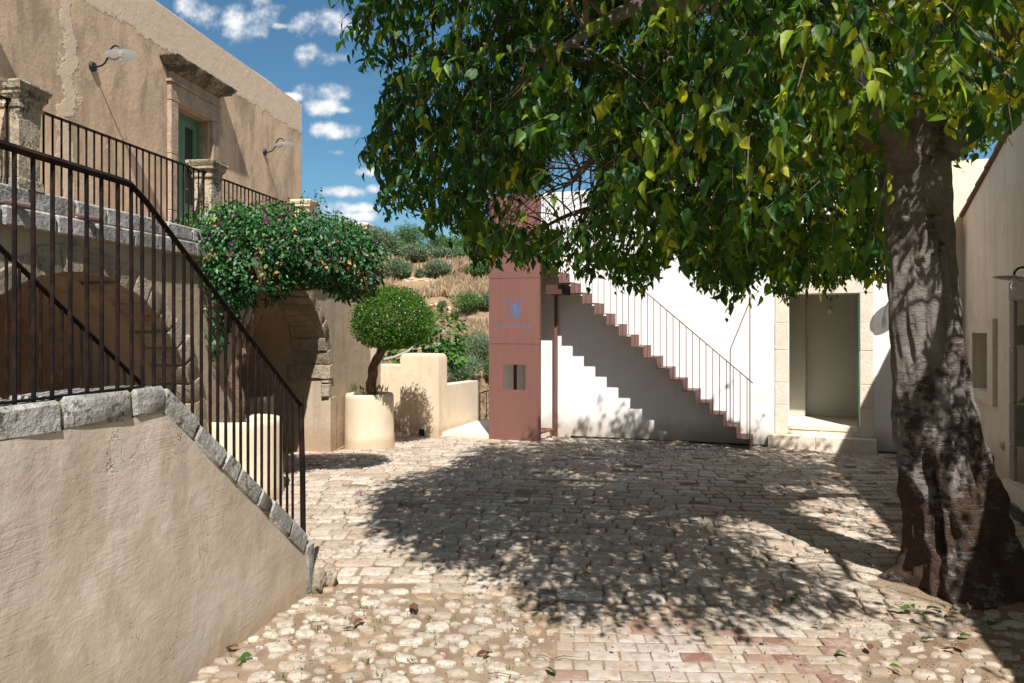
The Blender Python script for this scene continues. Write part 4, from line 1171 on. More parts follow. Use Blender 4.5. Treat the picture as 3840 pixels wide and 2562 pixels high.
def steel_rail():
    th = thing('steel_handrail', BCK(3.88, .545, .16), 'thin red steel handrail on the open side of the stair', 'railing')
    o = .552; rz = lambda q: .985+(3.88-q)*RISE/RUN
    mb = MB(); mb.tube([BCK(3.915, o, rz(3.915)), BCK(3.88-RUN*17.2, o, rz(3.88-RUN*17.2)), BCK(-.1, o, rz(3.88-RUN*17.2)+.0)], .0075, 8); obj('handrail', mb, M['steel_dark'], th, smooth=40)
    mbu = MB(); mbu.tube([(0,0,0),(0,0,1)], .0052, 7); me = mbu.mesh('baluster'); me.materials.append(M['steel_dark']); smooth_me(me, 40)
    for i in range(18):
        for k in (0, 1):
            q = 3.88-RUN*i-.047-.095*k; z = .161+RISE*i
            inst('baluster', me, th, BCK(q, o, z-.002), (1,1,rz(q)-z))
    for k in range(7):
        q = .40-.085*k; zl = .161+RISE*17; inst('baluster', me, th, BCK(q, o, zl), (1,1,rz(3.88-RUN*17.2)-zl))
    mb = MB(); mb.tube([BCK(3.872, o, .155), BCK(3.872, o, 2.22), BCK(3.872, o-.01, 2.235), BCK(3.872, 0, 2.24)], .0068, 8); obj('wall_tie', mb, M['steel_dark'], th, smooth=40)
steel_rail()

# ================================================================ SIGN TOWER
def build_tower():
    th = thing('steel_sign_tower', BCK(.28, .6, -.05), 'tall rose red steel panel with a blue lion crest and a square window', 'sign')
    a, b = -.154, .719; o0, o1 = .600, .622; w0, w1, y0, y1 = .092, .481, .747, 1.15
    G = .003
    def panel(z0, z1, hole=None):
        mb = MB()
        if hole is None: mb.fbox(BCK, a, b, o0, o1, z0+G, z1-G)
        else:
            h0, h1, k0, k1 = hole
            vs = []; 
            for o in (o1, o0):
                for (q, z) in ((a,z0+G),(b,z0+G),(b,z1-G),(a,z1-G),(h0,k0),(h1,k0),(h1,k1),(h0,k1)): vs.append(BCK(q, o, z))
            fs = [(0,1,5,4),(1,2,6,5),(2,3,7,6),(3,0,4,7)]
            fs += [tuple(i+8 for i in reversed(f)) for f in fs]
            fs += [(i,8+i,8+(i+1)%4,(i+1)%4) for i in range(4)]
            fs += [(4+i,4+(i+1)%4,12+(i+1)%4,12+i) for i in range(4)]
            mb.add(vs, fs)
        return obj('panel', mb, M['steel'], th)
    panel(-.07, 1.48, (w0,w1,y0,y1)); p2 = panel(1.48, 2.53); panel(2.53, 3.86)
    mb = MB(); mb.fbox(BCK, a+.01, b-.01, .592, .600, -.05, .7); mb.fbox(BCK, a+.01, b-.01, .592, .600, 1.2, 3.84); obj('backing', mb, M['steel_dark'], th)
    for q in (a+.002, b-.042): mb = MB(); mb.fbox(BCK, q, q+.04, .555, .592, -.07, 3.85); obj('rib', mb, M['steel'], th)
    # low frame between panel and wall
    mb = MB(); mb.tube([BCK(.70,.57,.075), BCK(.78,.16,.085)], .022, 8); obj('tie_bar', mb, M['steel'], th, smooth=40)
    mb = MB(); mb.fbox(BCK, .0, .80, .15, .19, .06, .10); obj('cross_bar', mb, M['steel'], th)
    mb = MB(); mb.fbox(BCK, .755, .785, .20, .235, -.06, .07); obj('foot', mb, M['steel'], th)
    # crest, printed flat on the middle panel
    def C(x, y, lift): 
        px = x/9.225; py = 1100+y/9.225
        return BCK(a+px/190*.873, o1+lift, H-(py-1215)/FP*11.83)
    def flat(name, polys, m, lift=.0008, thick=.0012):
        mb = MB()
        for P_ in polys:
            n = len(P_); mb.add([C(x,y,lift) for x,y in P_]+[C(x,y,lift+thick) for x,y in P_], [tuple(range(n)), tuple(range(2*n-1, n-1, -1))]+[(i,(i+1)%n,n+(i+1)%n,n+i) for i in range(n)])
        o = obj(name, mb, m, p2); return o
    lion = [(860,400),(905,380),(950,370),(990,400),(990,470),(975,540),(940,580),(950,620),(985,670),(1000,740),(980,800),(950,840),(940,880),(900,890),(875,880),(890,850),(920,820),(905,780),(930,730),(915,690),(880,720),(850,740),(830,770),(795,775),(790,760),(825,745),(840,710),(830,680),(860,640),(880,610),(860,590),(800,600),(740,600),(725,580),(745,565),(800,575),(860,560),(840,510),(810,510),(770,440),(745,380),(725,345),(745,330),(765,340),(770,380),(800,450),(840,480),(870,460),(855,430)]
    tail = [(965,560),(1000,520),(1030,490),(1062,488),(1050,520),(1075,550),(1050,590),(1048,640),(1020,642),(1020,600),(1038,560),(1010,540),(985,560),(1010,640),(1050,740),(1040,745),(990,650)]
    staff = [(740,600),(752,600),(752,850),(740,850)]
    flat('lion_emblem', [lion, tail, staff], M['blue'])
    sh = [(565,280),(1130,272),(1130,640),(1108,720),(1040,835),(950,920),(850,980),(750,920),(650,820),(585,720),(565,640)]
    segs = []
    cx = sum(p[0] for p in sh)/len(sh); cy = sum(p[1] for p in sh)/len(sh)
    inn = [(cx+(x-cx)*.925, cy+(y-cy)*.945) for x, y in sh]
    for i in range(len(sh)):
        j = (i+1) % len(sh); segs.append([sh[i], sh[j], inn[j], inn[i]])
    flat('shield_outline', segs, M['blue'])
    def text(s, x0, x1, yb, hgt, m):
        cu = bpy.data.curves.new('lettering', 'FONT'); cu.body = s; cu.size = 1; cu.extrude = .0; cu.fill_mode = 'FRONT'
        cu.materials.append(m); o = bpy.data.objects.new('lettering', cu); link(o)
        bpy.context.view_layer.update(); dw, dh = o.dimensions.x, max(.5, .72)
        me = bpy.data.meshes.new_from_object(o.evaluated_get(bpy.context.evaluated_depsgraph_get())); me.materials.clear(); me.materials.append(m)
        bpy.data.objects.remove(o); o = bpy.data.objects.new('lettering', me); link(o)
        A = Vector(C(x0, yb, .001)); B_ = Vector(C(x1, yb, .001))
        o.parent = p2; o.location = A-world_loc(p2)
        o.scale = ((B_-A).length/dw, hgt/9.225/FP*11.83/dh, 1); o.rotation_euler = (R(90), 0, math.atan2(-.3714, .9285))
    text('TORRE DI ROMANVELLO', 245, 1510, 1200, 115, M['blue'])
    text('RELAIS IN VAL DI NOTO', 520, 1210, 1302, 56, M['red'])
    text('RG', 608, 695, 618, 80, M['red'])
build_tower()

# ================================================================ RIGHT HOUSE
def build_right():
    th = thing('right_house', RGT(8, -2, 0), 'beige rendered house on the right with a sloping tiled edge', 'house')
    def rk(t): return 3.26+(9.97-t)*.291 if t > 6.3 else 4.328-(6.3-t)*.291
    holes = [(8.66, 9.35, 1.0, 1.69), (6.75, 7.69, .17, 2.04)]
    ts = sorted({.6, 10.2, *[v for h in holes for v in h[:2]], 6.3, *np.linspace(.6, 10.2, 24).tolist()})
    mb = MB()
    for a, b in zip(ts[:-1], ts[1:]):
        mid = (a+b)/2; spans = [(-.3, None)]
        for h in holes:
            if h[0] < mid < h[1]: spans = [(-.3, h[2]), (h[3], None)]
        for z0, z1 in spans:
            mb.add([RGT(a,0,z0), RGT(b,0,z0), RGT(b,0,z1 if z1 else rk(b)), RGT(a,0,z1 if z1 else rk(a))], [(0,1,2,3)])
    for (a, b, z0, z1) in holes:
        d = .24
        for t in (a, b): mb.add([RGT(t,0,z0), RGT(t,0,z1), RGT(t,-d,z1), RGT(t,-d,z0)], [(0,1,2,3)])
        for z in (z0, z1): mb.add([RGT(a,0,z), RGT(b,0,z), RGT(b,-d,z), RGT(a,-d,z)], [(0,1,2,3)])
    for u0, u1 in ((.6,6.3),(6.3,10.2)): mb.add([RGT(u1,0,rk(u1)), RGT(u0,0,rk(u0)), RGT(u0,-5,rk(u0)), RGT(u1,-5,rk(u1))], [(0,1,2,3)])
    mb.add([RGT(.6,0,-.3), RGT(.6,0,rk(.6)), RGT(.6,-5,rk(.6)), RGT(.6,-5,-.3)], [(0,1,2,3)])
    obj('wall', mb, M['right'], th)
    n = 22; 
    for i in range(n):
        t0 = .7+9.3*i/n; t1 = t0+9.3/n+.05
        def RF(t, o, h): return RGT(t, o, rk(t)+h)
        l0 = .030+.022; l1 = .012
        mb = MB(); mb.box8([RGT(t0,-.2,rk(t0)+.004), RGT(t1,-.2,rk(t1)+.004), RGT(t1,.045,rk(t1)+.010), RGT(t0,.045,rk(t0)+.005), RGT(t0,-.2,rk(t0)+.025), RGT(t1,-.2,rk(t1)+.055), RGT(t1,.05,rk(t1)+.050), RGT(t0,.05,rk(t0)+.022)])
        obj('tile', mb, M['clay'], th)
    # niche window with a pale stone frame
    w = thing('stone_window', RGT(9, 0, 1.3), 'small window with a pale smooth stone frame right of the trunk', 'window')
    for (a, b, z0, z1, nm) in ((8.43,8.66,.86,1.86,'frame_stone'),(9.35,9.50,.86,1.86,'frame_stone'),(8.66,9.35,1.69,1.86,'lintel'),(8.66,9.35,.86,1.0,'sill')):
        m2 = MB(); m2.fbox(RGT, a+.001, b-.001, -.03, .045, z0, z1-.001); obj(nm, m2, M['newpillar'] if nm == 'x' else M['jamb'], w)
    m2 = MB(); m2.fbox(RGT, 8.66, 9.35, -.26, -.235, 1.0, 1.69); obj('back_panel', m2, M['inner'], w)
    m2 = MB(); m2.fbox(RGT, 8.664, 8.672, -.19, .02, 1.002, 1.688); obj('pane', m2, M['edgegreen'], w)
    # doorway at the picture's edge
    d = thing('side_doorway', RGT(7.2, 0, .1), 'dark doorway with worn grey stone jambs at the right edge', 'doorway')
    for (a, b) in ((7.69, 7.86), (6.58, 6.75)):
        z = .0
        for h in (.52, .45, .60, .50):
            z1 = min(z+h, 2.04); fixn(obj('jamb_stone', block(RGT, a, b, -.22, .03, z+.002, z1-.002, j=.004, ch=.010), M['jamb_dark'], d, smooth=30)); z = z1
    fixn(obj('lintel', block(RGT, 6.58, 7.86, -.22, .035, 2.043, 2.24, j=.004, ch=.010), M['jamb_dark'], d, smooth=30))
    m2 = MB(); m2.fbox(RGT, 6.75, 7.69, -.30, -.24, .1, 2.05); obj('door_leaf', m2, M['jamb_dark'], d)
    fixn(obj('step_stone', block(RGT, 6.60, 7.83, -.22, .10, -.05, .165, j=.003, ch=.008), M['jamb'], d, smooth=30))
    v = MB()
    c = Vector(RGT(8.17, .004, .46)); t_ = Vector((.347,.938,0))
    v.tube([c+Vector((-.938,.347,0))*0, c+Vector((-.938,.347,0))*.012], [.058,.050], 24)
    o = obj('wall_vent', v, M['right'], None, origin=c); props(o, 'small round slatted vent low on the right house wall', 'vent')
    for k in range(5):
        v = MB(); zc = -.036+.018*k; hw = math.sqrt(max(0, .046**2-zc**2)); n_ = Vector((-.938,.347,0))
        v.box8([c+n_*.010+t_*-hw+Vector((0,0,zc-.003)), c+n_*.010+t_*hw+Vector((0,0,zc-.003)), c+n_*.020+t_*hw+Vector((0,0,zc-.007)), c+n_*.020+t_*-hw+Vector((0,0,zc-.007)),
                c+n_*.010+t_*-hw+Vector((0,0,zc+.003)), c+n_*.010+t_*hw+Vector((0,0,zc+.003)), c+n_*.020+t_*hw+Vector((0,0,zc-.002)), c+n_*.020+t_*-hw+Vector((0,0,zc-.002))])
        obj('slat', v, M['jamb_dark'], o)
    g = thing('drain_grate', RGT(7.6, .2, 0), 'black slotted drain at the foot of the right house', 'drain')
    for k in range(4):
        v = MB(); v.fbox(RGT, 6.4, 8.9, .14+.035*k, .160+.035*k, -.03, .012); obj('bar', v, M['black'], g)
build_right()

# ================================================================ GARDEN WALLS, PATH
def prism(poly, z0, ztops, m, rnd=0.):
    n = len(poly); mb = MB()
    if not hasattr(ztops, '__len__'): ztops = [ztops]*n
    cx = sum(p[0] for p in poly)/n; cy = sum(p[1] for p in poly)/n
    rings = [([(x, y) for x, y in poly], [z0]*n), (poly, [z-rnd for z in ztops])]
    if rnd:
        for f, dz in ((.35, .35), (.7, .1), (1.2, 0.)):
            ring = []
            for x, y in poly:
                d = math.hypot(x-cx, y-cy); k = rnd*f/d*.8; ring.append((x+(cx-x)*k, y+(cy-y)*k))
            rings.append((ring, [z-rnd*dz for z in ztops]))
    vs = []
    for pl, zz in rings: vs += [(x, y, z) for (x, y), z in zip(pl, zz)]
    fs = [tuple(range(n))[::-1]]
    for r in range(len(rings)-1):
        for i in range(n): fs.append((r*n+i, r*n+(i+1)%n, (r+1)*n+(i+1)%n, (r+1)*n+i))
    fs.append(tuple(range((len(rings)-1)*n, len(rings)*n)))
    mb.add(vs, fs); return mb
gw = thing('garden_wall', (-1.6, 12.5, -.05), 'stepped cream garden wall with a taller rounded block beside the jasmine', 'wall')
obj('low_section', prism([(-2.45,12.93),(-1.85,12.63),(-1.78,12.90),(-2.40,13.2)], -.4, 1.10, 0, .03), M['cream_stained'], gw, smooth=50)
obj('tall_block', prism([(-1.875,12.45),(-1.205,12.20),(-1.095,12.48),(-1.765,12.75)], -.4, 1.305, 0, .075), M['cream_stained'], gw, smooth=50)
obj('side_section', prism([(-1.10,12.47),(-.60,13.75),(-.82,13.84),(-1.34,12.56)], -.6, [.77,.75,.75,.77], 0, .02), M['cream'], gw, smooth=50)
mb = MB(); mb.box8([(-1.545,12.318,-.06),(-1.455,12.284,-.06),(-1.40,12.40,-.06),(-1.49,12.44,-.06),(-1.545,12.318,.05),(-1.455,12.284,.05),(-1.40,12.40,.05),(-1.49,12.44,.05)])
obj('drain_hole', mb, M['drain'], gw)
pth = thing('stone_path', (-.8, 13, -.05), 'pale stone path leading out beside the garden wall', 'path', kind='structure')
mb = MB(); mb.box8([(-1.18,12.33,-.12),(-.18,11.93,-.12),(-.16,11.99,-.12),(-1.15,12.39,-.12),(-1.18,12.33,.0),(-.18,11.93,.0),(-.16,11.99,.0),(-1.15,12.39,.0)]); obj('kerb', mb, M['jamb'], pth)
for i in range(4):
    for k in range(2):
        f0, f1 = i/4, (i+1)/4
        A, B = Vector((-1.15,12.40,.004)), Vector((-.58,13.85,.02)); C_, D_ = Vector((-.15,12.0,.004)), Vector((.25,13.6,.02))
        g0, g1 = k/2, (k+1)/2
        P00 = A.lerp(B, f0).lerp(C_.lerp(D_, f0), g0); P10 = A.lerp(B, f1).lerp(C_.lerp(D_, f1), g0); P01 = A.lerp(B, f0).lerp(C_.lerp(D_, f0), g1); P11 = A.lerp(B, f1).lerp(C_.lerp(D_, f1), g1)
        c = (P00+P10+P01+P11)/4; q = [p+(c-p)*.012 for p in (P00, P01, P11, P10)]
        mb = MB(); mb.box8([(p.x,p.y,p.z-.12) for p in q]+[(p.x,p.y,p.z) for p in q]); obj('flagstone', mb, M['jamb'], pth)
fr = thing('path_railing', (-.5, 13.9, 0), 'thin rusty railing at the end of the pale path', 'railing')
a, b = Vector((-.60,13.92,.50)), Vector((.25,13.75,.78))
mb = MB(); mb.tube([a, b], .011, 6); obj('handrail', mb, M['iron'], fr)
for k in range(8):
    p = a.lerp(b, k/7); mb = MB(); mb.tube([(p.x,p.y,-.45),(p.x,p.y,p.z)], .008, 6); obj('baluster', mb, M['iron'], fr)
#SPLIT4
# ================================================================ LEAVES
def norm(a): return a/np.maximum(np.linalg.norm(a, axis=1, keepdims=True), 1e-9)
LEAF_OVATE = (np.array([(0,0,0),(0,.33,-.03),(0,.68,-.05),(0,1.08,-.16),(.23,.17,.05),(.28,.44,.06),(.15,.78,-.02),(-.23,.17,.05),(-.28,.44,.06),(-.15,.78,-.02)], float),
              [np.array([(0,4,5,1),(1,5,6,2),(0,1,8,7),(1,2,9,8)]), np.array([(2,6,3),(2,3,9)])])
LEAF_SIMPLE = (np.array([(0,0,0),(.30,.42,.06),(0,1.0,-.08),(-.30,.42,.06),(0,.45,-.04)], float), [np.array([(0,1,4),(1,2,4),(2,3,4),(3,0,4)])])
LEAF_NARROW = (np.array([(0,0,0),(.13,.5,.03),(0,1.0,0),(-.13,.5,.03)], float), [np.array([(0,1,2,3)])])
def lobed():
    pts = [(0,0,0)]
    for k, (a, r) in enumerate(((-2.2,.35),(-1.6,.6),(-1.2,.40),(-.75,.85),(-.35,.5),(0,1.05),(.35,.5),(.75,.85),(1.2,.40),(1.6,.6),(2.2,.35))):
        pts.append((math.sin(a)*r*.75, .25+math.cos(a)*r*.75, .04*math.cos(3*a)-.1*r*r))
    pts.append((0,.3,.03)); n = len(pts)
    return np.array(pts, float), [np.array([(i, i+1, n-1) for i in range(0, n-2)]+[(n-2, 0, n-1)])]
LEAF_LOBED = lobed()
def leaf_arrays(tpl, P, D, Nn, S, curl=None, wide=None):
    """place the template at P with tip direction D, normal hint Nn, size S -> verts (n,k,3)"""
    V, F = tpl
    D = norm(D); Nn = norm(Nn-D*np.sum(Nn*D, axis=1, keepdims=True)); X = np.cross(D, Nn)
    S = np.asarray(S)[:, None, None]; c = 1. if curl is None else np.asarray(curl)[:, None, None]; w_ = 1. if wide is None else np.asarray(wide)[:, None, None]
    return P[:, None, :]+S*(w_*V[None,:,0,None]*X[:,None,:]+V[None,:,1,None]*D[:,None,:]+c*V[None,:,2,None]*Nn[:,None,:])
def leaf_mesh(name, tpl, VV, mat, tone):
    n, k, _ = VV.shape; F = [ (f[None,:,:]+(np.arange(n)*k)[:,None,None]).reshape(-1, f.shape[1]) for f in tpl[1]]
    return np_mesh(name, VV.reshape(-1,3), F, mat, tone=np.repeat(tone, k))
def leaf_obj(name, tpl, VV, mat, tone, parent=None, **kw):
    me = leaf_mesh(name, tpl, VV - np.array(world_loc(parent) if parent is not None else (0,0,0))[None,None,:], mat, tone)
    o = bpy.data.objects.new(name, me); link(o, parent); props(o, **kw); return o
def single_leaves(name, tpl, VV, mat, tone, idx, parent):
    for i in idx:
        v = VV[i]; c = v.mean(axis=0)
        me = np_mesh(name, v-c, [f for f in tpl[1]], mat, tone=np.full(len(v), tone[i]))
        inst(name, me, parent, Vector(c))
rng = np.random.default_rng(11)

# ---------------------------------------------------------------- jasmine ball
def jasmine():
    c = np.array([-1.75, 10.86, 1.835]); rad = np.array([.605, .60, .525])
    th = thing('jasmine_bush', (-2.18, 11.35, .75), 'clipped round jasmine with tiny white flowers in the far planter', 'bush')
    n = 21000; d = norm(rng.normal(size=(n,3))); rr = rng.uniform(.35, 1., n)**.5
    bump = np.array([mnoise.noise(Vector(x*2.6))*.09+mnoise.noise(Vector(x*6))*.05 for x in d])
    flat = np.where(d[:,2] < -.55, (-.55-d[:,2])*.55, 0)
    P = c+d*rad*(rr*(1+bump)-flat)[:,None]
    Dd = norm(d*.6+rng.normal(size=(n,3))*.6+np.array([0,0,-.35])); Nn = d*.8+rng.normal(size=(n,3))*.6
    VV = leaf_arrays(LEAF_SIMPLE, P, Dd, Nn, rng.uniform(.022,.042,n))
    tn = np.clip(rng.normal(.45,.22,n)+bump*2, 0, 1); dark = rng.random(n) < .3; tn[dark] *= .4
    leaf_obj('foliage', LEAF_SIMPLE, VV, M['jas'], tn, th, kind='stuff')
    # short stray shoots
    n = 500; d = norm(rng.normal(size=(n,3))); d[:,2] = np.abs(d[:,2])*.9-.2; d = norm(d)
    P = c+d*rad*rng.uniform(.98,1.09,n)[:,None]
    VV = leaf_arrays(LEAF_SIMPLE, P, norm(d+rng.normal(size=(n,3))*.4), rng.normal(size=(n,3)), rng.uniform(.02,.035,n)); leaf_obj('shoots', LEAF_SIMPLE, VV, M['jas'], rng.uniform(.5,1,n), th, kind='stuff')
    mbf = MB()
    n = 46; d = norm(np.stack([rng.uniform(-.9,.9,n), -rng.uniform(.25,1,n), rng.uniform(-.6,.75,n)], 1))
    for x in d:
        p = Vector(c+x*rad*1.0); e = Vector(x).orthogonal().normalized(); f = Vector(x).cross(e)
        m = MB(); r = random.uniform(.010,.015)
        vs = [p+Vector(x)*.01]; 
        for k in range(10): a = 2*math.pi*k/10; q = r*(1. if k % 2 else .35); vs.append(p+Vector(x)*.012+e*math.cos(a)*q+f*math.sin(a)*q)
        m.add(vs, [(0, 1+k, 1+(k+1)%10) for k in range(10)]); o = obj('flower', m, M['whiteflower'], th)
    # twisted trunk of three strands
    for k in range(3):
        pts = []
        for i in range(15):
            f = i/14; z = .66+f*.85
            x = -2.13+ .02*math.sin(f*5)+(f**1.7)*.30-.07*math.sin(f*3.1); y = 11.33-.34*f
            a = f*5.5+k*2.1; pts.append((x+.036*math.cos(a), y+.036*math.sin(a), z))
        mb = MB(); mb.tube(pts, [.052-.016*i/14+.006*math.sin(i*1.9+k) for i in range(15)], 10); obj('trunk', mb, M['bark2'], th, smooth=60)
    for k in range(7):
        a = random.uniform(0, 6.28); e = Vector(c)+Vector((math.cos(a)*.38, math.sin(a)*.38, random.uniform(-.1,.2)))
        s = Vector((-1.86, 10.98, 1.42)); mb = MB(); mb.tube([s, (s+e)/2+Vector((0,0,.02)), e], [.018,.012,.005], 6); obj('branch', mb, M['bark2'], th, smooth=60)
    n = 60; P = np.array([-2.18,11.35,.74])+np.stack([rng.uniform(-.28,.28,n), rng.uniform(-.28,.1,n), rng.uniform(0,.08,n)],1)
    VV = leaf_arrays(LEAF_NARROW, P, np.array([0,0,1.])+rng.normal(size=(n,3))*.4, rng.normal(size=(n,3)), rng.uniform(.05,.11,n)); leaf_obj('shoots', LEAF_NARROW, VV, M['jas'], rng.uniform(.3,.9,n), th, kind='stuff')
jasmine()

# ---------------------------------------------------------------- bougainvillea
BLOBS = [((-3.02,7.75,2.60),(.52,.55,.50)),((-2.55,7.80,2.62),(.62,.62,.47)),((-2.05,7.95,2.58),(.62,.60,.42)),((-1.75,8.05,2.46),(.40,.48,.42)),((-2.75,7.60,2.30),(.55,.45,.33)),
         ((-3.10,7.68,2.0),(.30,.32,.34)),((-3.12,7.60,1.66),(.20,.22,.26))]
def bougainvillea():
    th = thing('bougainvillea', (-2.88, 7.88, .75), 'leaning bougainvillea with dark glossy leaves and few purple flowers', 'bougainvillea')
    allP = []; allD = []; tn = []
    vol = [r[0]*r[1]*r[2] for _, r in BLOBS]; tot = sum(vol)
    for (c, r), v in zip(BLOBS, vol):
        n = int(17500*v/tot*1.0)+250; d = norm(rng.normal(size=(n,3))); rr = rng.uniform(.35, 1., n)**.4
        b = np.array([mnoise.noise(Vector(x*2.2)+Vector(c))*.16+mnoise.noise(Vector(x*5)+Vector(c))*.08 for x in d])
        P = np.array(c)+d*np.array(r)*(rr*(1+b))[:,None]; allP.append(P); allD.append(d); tn.append(np.clip(rng.normal(.4,.22,n)+.25*d[:,2], 0, 1))
    P = np.concatenate(allP); D = np.concatenate(allD); T_ = np.concatenate(tn)
    # not inside the terrace wall
    ok = P[:,0] > -4.08+.1331*P[:,1]+.03; ok |= P[:,2] > 2.78; P, D, T_ = P[ok], D[ok], T_[ok]; n = len(P)
    Dd = norm(D*.5+rng.normal(size=(n,3))*.55+np.array([0,0,-.7])); Nn = D*1.0+np.array([0,-.2,.5])+rng.normal(size=(n,3))*.55
    S = rng.uniform(.038,.066,n)
    VV = leaf_arrays(LEAF_SIMPLE, P, Dd, Nn, S)
    bn = np.array([mnoise.noise(Vector(p)*2.8) for p in P]); k = rng.random(n) < np.where(bn > .12, np.where(P[:,2] < 2.55, .13, .03), .006)
    shown = np.where((~k) & (D[:,1] < -.2))[0]
    pick = shown[np.argsort(-S[shown])][:300]; rest = np.ones(n, bool); rest[pick] = False
    single_leaves('leaf', LEAF_SIMPLE, VV, M['boug'], T_, pick, th)
    leaf_obj('foliage', LEAF_SIMPLE, VV[(~k) & rest], M['boug'], T_[(~k) & rest], th, kind='stuff')
    leaf_obj('withered_leaves', LEAF_SIMPLE, VV[k], M['deadleaf'], rng.random(k.sum()), th, kind='stuff')
    # upright young shoots
    n2 = 0; SP = []; SDr = []
    sh = MB()
    for _ in range(34):
        x = random.uniform(-3.3,-1.6); y = random.uniform(7.5,8.1); z = 2.90+random.uniform(0,.1) if x < -1.9 else 2.78
        h = random.uniform(.08,.22); dx, dy = random.uniform(-.08,.08), random.uniform(-.08,.05)
        sh.tube([(x,y,z-.1),(x+dx,y+dy,z+h)], [.003,.0015], 4)
        for q in range(7): f = q/6; SP.append((x+dx*f,y+dy*f,z+h*f)); SDr.append((random.uniform(-1,1),random.uniform(-1,1),.4))
    obj('shoot_stems', sh, M['branch'], th, kind='stuff')
    m_ = len(SP); VV = leaf_arrays(LEAF_SIMPLE, np.array(SP), np.array(SDr), rng.normal(size=(m_,3))+np.array([0,0,1.]), rng.uniform(.03,.05,m_)); leaf_obj('shoots', LEAF_SIMPLE, VV, M['boug'], rng.uniform(.5,1,m_), th, kind='stuff')
    # purple bracts
    cand = np.where((D[:,1] < .1) & (P[:,2] > 2.45))[0]; cand = [i for i in cand if mnoise.noise(Vector(P[i])*2.2+Vector((4,4,4))) > .10]; pk = rng.choice(cand, min(80, len(cand)), replace=False)
    for i in pk:
        p = P[i]+D[i]*.045; q = 5
        vv = leaf_arrays(LEAF_SIMPLE, np.repeat(p[None],q,0), norm(rng.normal(size=(q,3))+D[i]*.8), rng.normal(size=(q,3)), np.full(q,.036))
        me = leaf_mesh('flower', LEAF_SIMPLE, vv-p, M['flower'], rng.random(q)); inst('flower', me, th, Vector(p))
    # trunks
    def limb(name, pts, rad):
        P_ = []
        for i, p in enumerate(pts): P_.append(Vector(p)+Vector((mnoise.noise(Vector((i*1.3,0,0))),mnoise.noise(Vector((i*1.3,5,0))),0))*.015)
        # resample smoothly
        Q = []; RR = []
        for i in range(len(P_)-1):
            for s_ in range(4):
                f = s_/4; p0 = P_[max(0,i-1)]; p1 = P_[i]; p2 = P_[i+1]; p3 = P_[min(len(P_)-1,i+2)]
                Q.append(.5*((2*p1)+(p2-p0)*f+(2*p0-5*p1+4*p2-p3)*f*f+(3*p1-p0-3*p2+p3)*f**3)); RR.append(rad[i]*(1-f)+rad[i+1]*f+.004*mnoise.noise(Vector((i+f,9,1))))
        Q.append(P_[-1]); RR.append(rad[-1])
        mb = MB(); mb.tube(Q, RR, 10); return obj(name, mb, M['bark2'], th, smooth=60)
    limb('trunk', [PX(880,1620,7.85),PX(900,1500,7.82),PX(872,1400,7.80),PX(915,1330,7.78),PX(935,1240,7.76),PX(972,1150,7.6),PX(985,1060,7.40),PX(966,980,7.32),PX(985,900,7.5)], [.075,.06,.055,.05,.047,.045,.045,.04,.02])
    limb('trunk', [PX(830,1620,7.9),PX(822,1500,7.88),PX(806,1380,7.86),PX(812,1290,7.84),PX(860,1200,7.82),PX(900,1100,7.8),PX(870,1000,7.8)], [.10,.09,.085,.08,.05,.04,.02])
    limb('trunk', [PX(815,1300,7.84),PX(790,1220,7.8),PX(800,1100,7.75),PX(780,980,7.75)], [.06,.045,.035,.02])
    for (a, b, c_) in (((985,1060),(1060,1040),(1200,1000)),((975,1100),(900,1000),(800,900)),((980,1000),(1100,930),(1260,900)),((960,950),(900,880),(860,820)),((1000,1080),(1120,1090),(1290,1060)),((985,1040),(1050,980),(1100,850))):
        limb('branch', [PX(*a,7.78),PX(*b,7.8),PX(*c_,7.9)], [.028,.018,.008])
bougainvillea()

# ---------------------------------------------------------------- fig behind the wall
def fig():
    th = thing('fig_plant', (-1.2, 14.0, -.5), 'leafy fig plant growing behind the cream garden wall', 'fig tree')
    c1 = [((-1.38,14.6,1.62),(.50,.35,.50),330),((-1.85,14.3,1.30),(.60,.35,.42),300),((-1.15,14.5,1.25),(.30,.3,.30),120),((-2.25,14.2,1.25),(.3,.3,.45),80),((-1.05,14.8,.7),(.2,.2,.3),40)]
    Ps = []; Ds = []
    for c, r, n in c1:
        d = norm(rng.normal(size=(n,3))); rr = rng.uniform(.3,1,n)**.45; Ps.append(np.array(c)+d*np.array(r)*rr[:,None]); Ds.append(d)
    P = np.concatenate(Ps); D = np.concatenate(Ds); n = len(P)
    VV = leaf_arrays(LEAF_LOBED, P, norm(D+np.array([0,-.3,-.5])+rng.normal(size=(n,3))*.4), D+np.array([0,-.4,1.])+rng.normal(size=(n,3))*.4, rng.uniform(.085,.15,n)); tn = rng.random(n)
    pick = np.argsort(P[:,1])[:300]; rest = np.ones(n,bool); rest[pick] = False
    single_leaves('leaf', LEAF_LOBED, VV, M['fig'], tn, pick, th); leaf_obj('foliage', LEAF_LOBED, VV[rest], M['fig'], tn[rest], th, kind='stuff')
    for pts, rd in (([PX(1435,1350,13.6),PX(1480,1340,13.7),PX(1530,1318,13.8),PX(1560,1290,14.0)], [.035,.032,.026,.012]),([(-1.6,14.6,-.8),(-1.5,14.6,.4),(-1.4,14.6,1.6)],[.06,.045,.02]),([(-1.55,14.6,.2),(-1.9,14.3,.9),(-2.0,14.2,1.4)],[.04,.03,.012])):
        mb = MB(); mb.tube(pts, rd, 8); obj('branch', mb, M['figbark'], th, smooth=60)
fig()

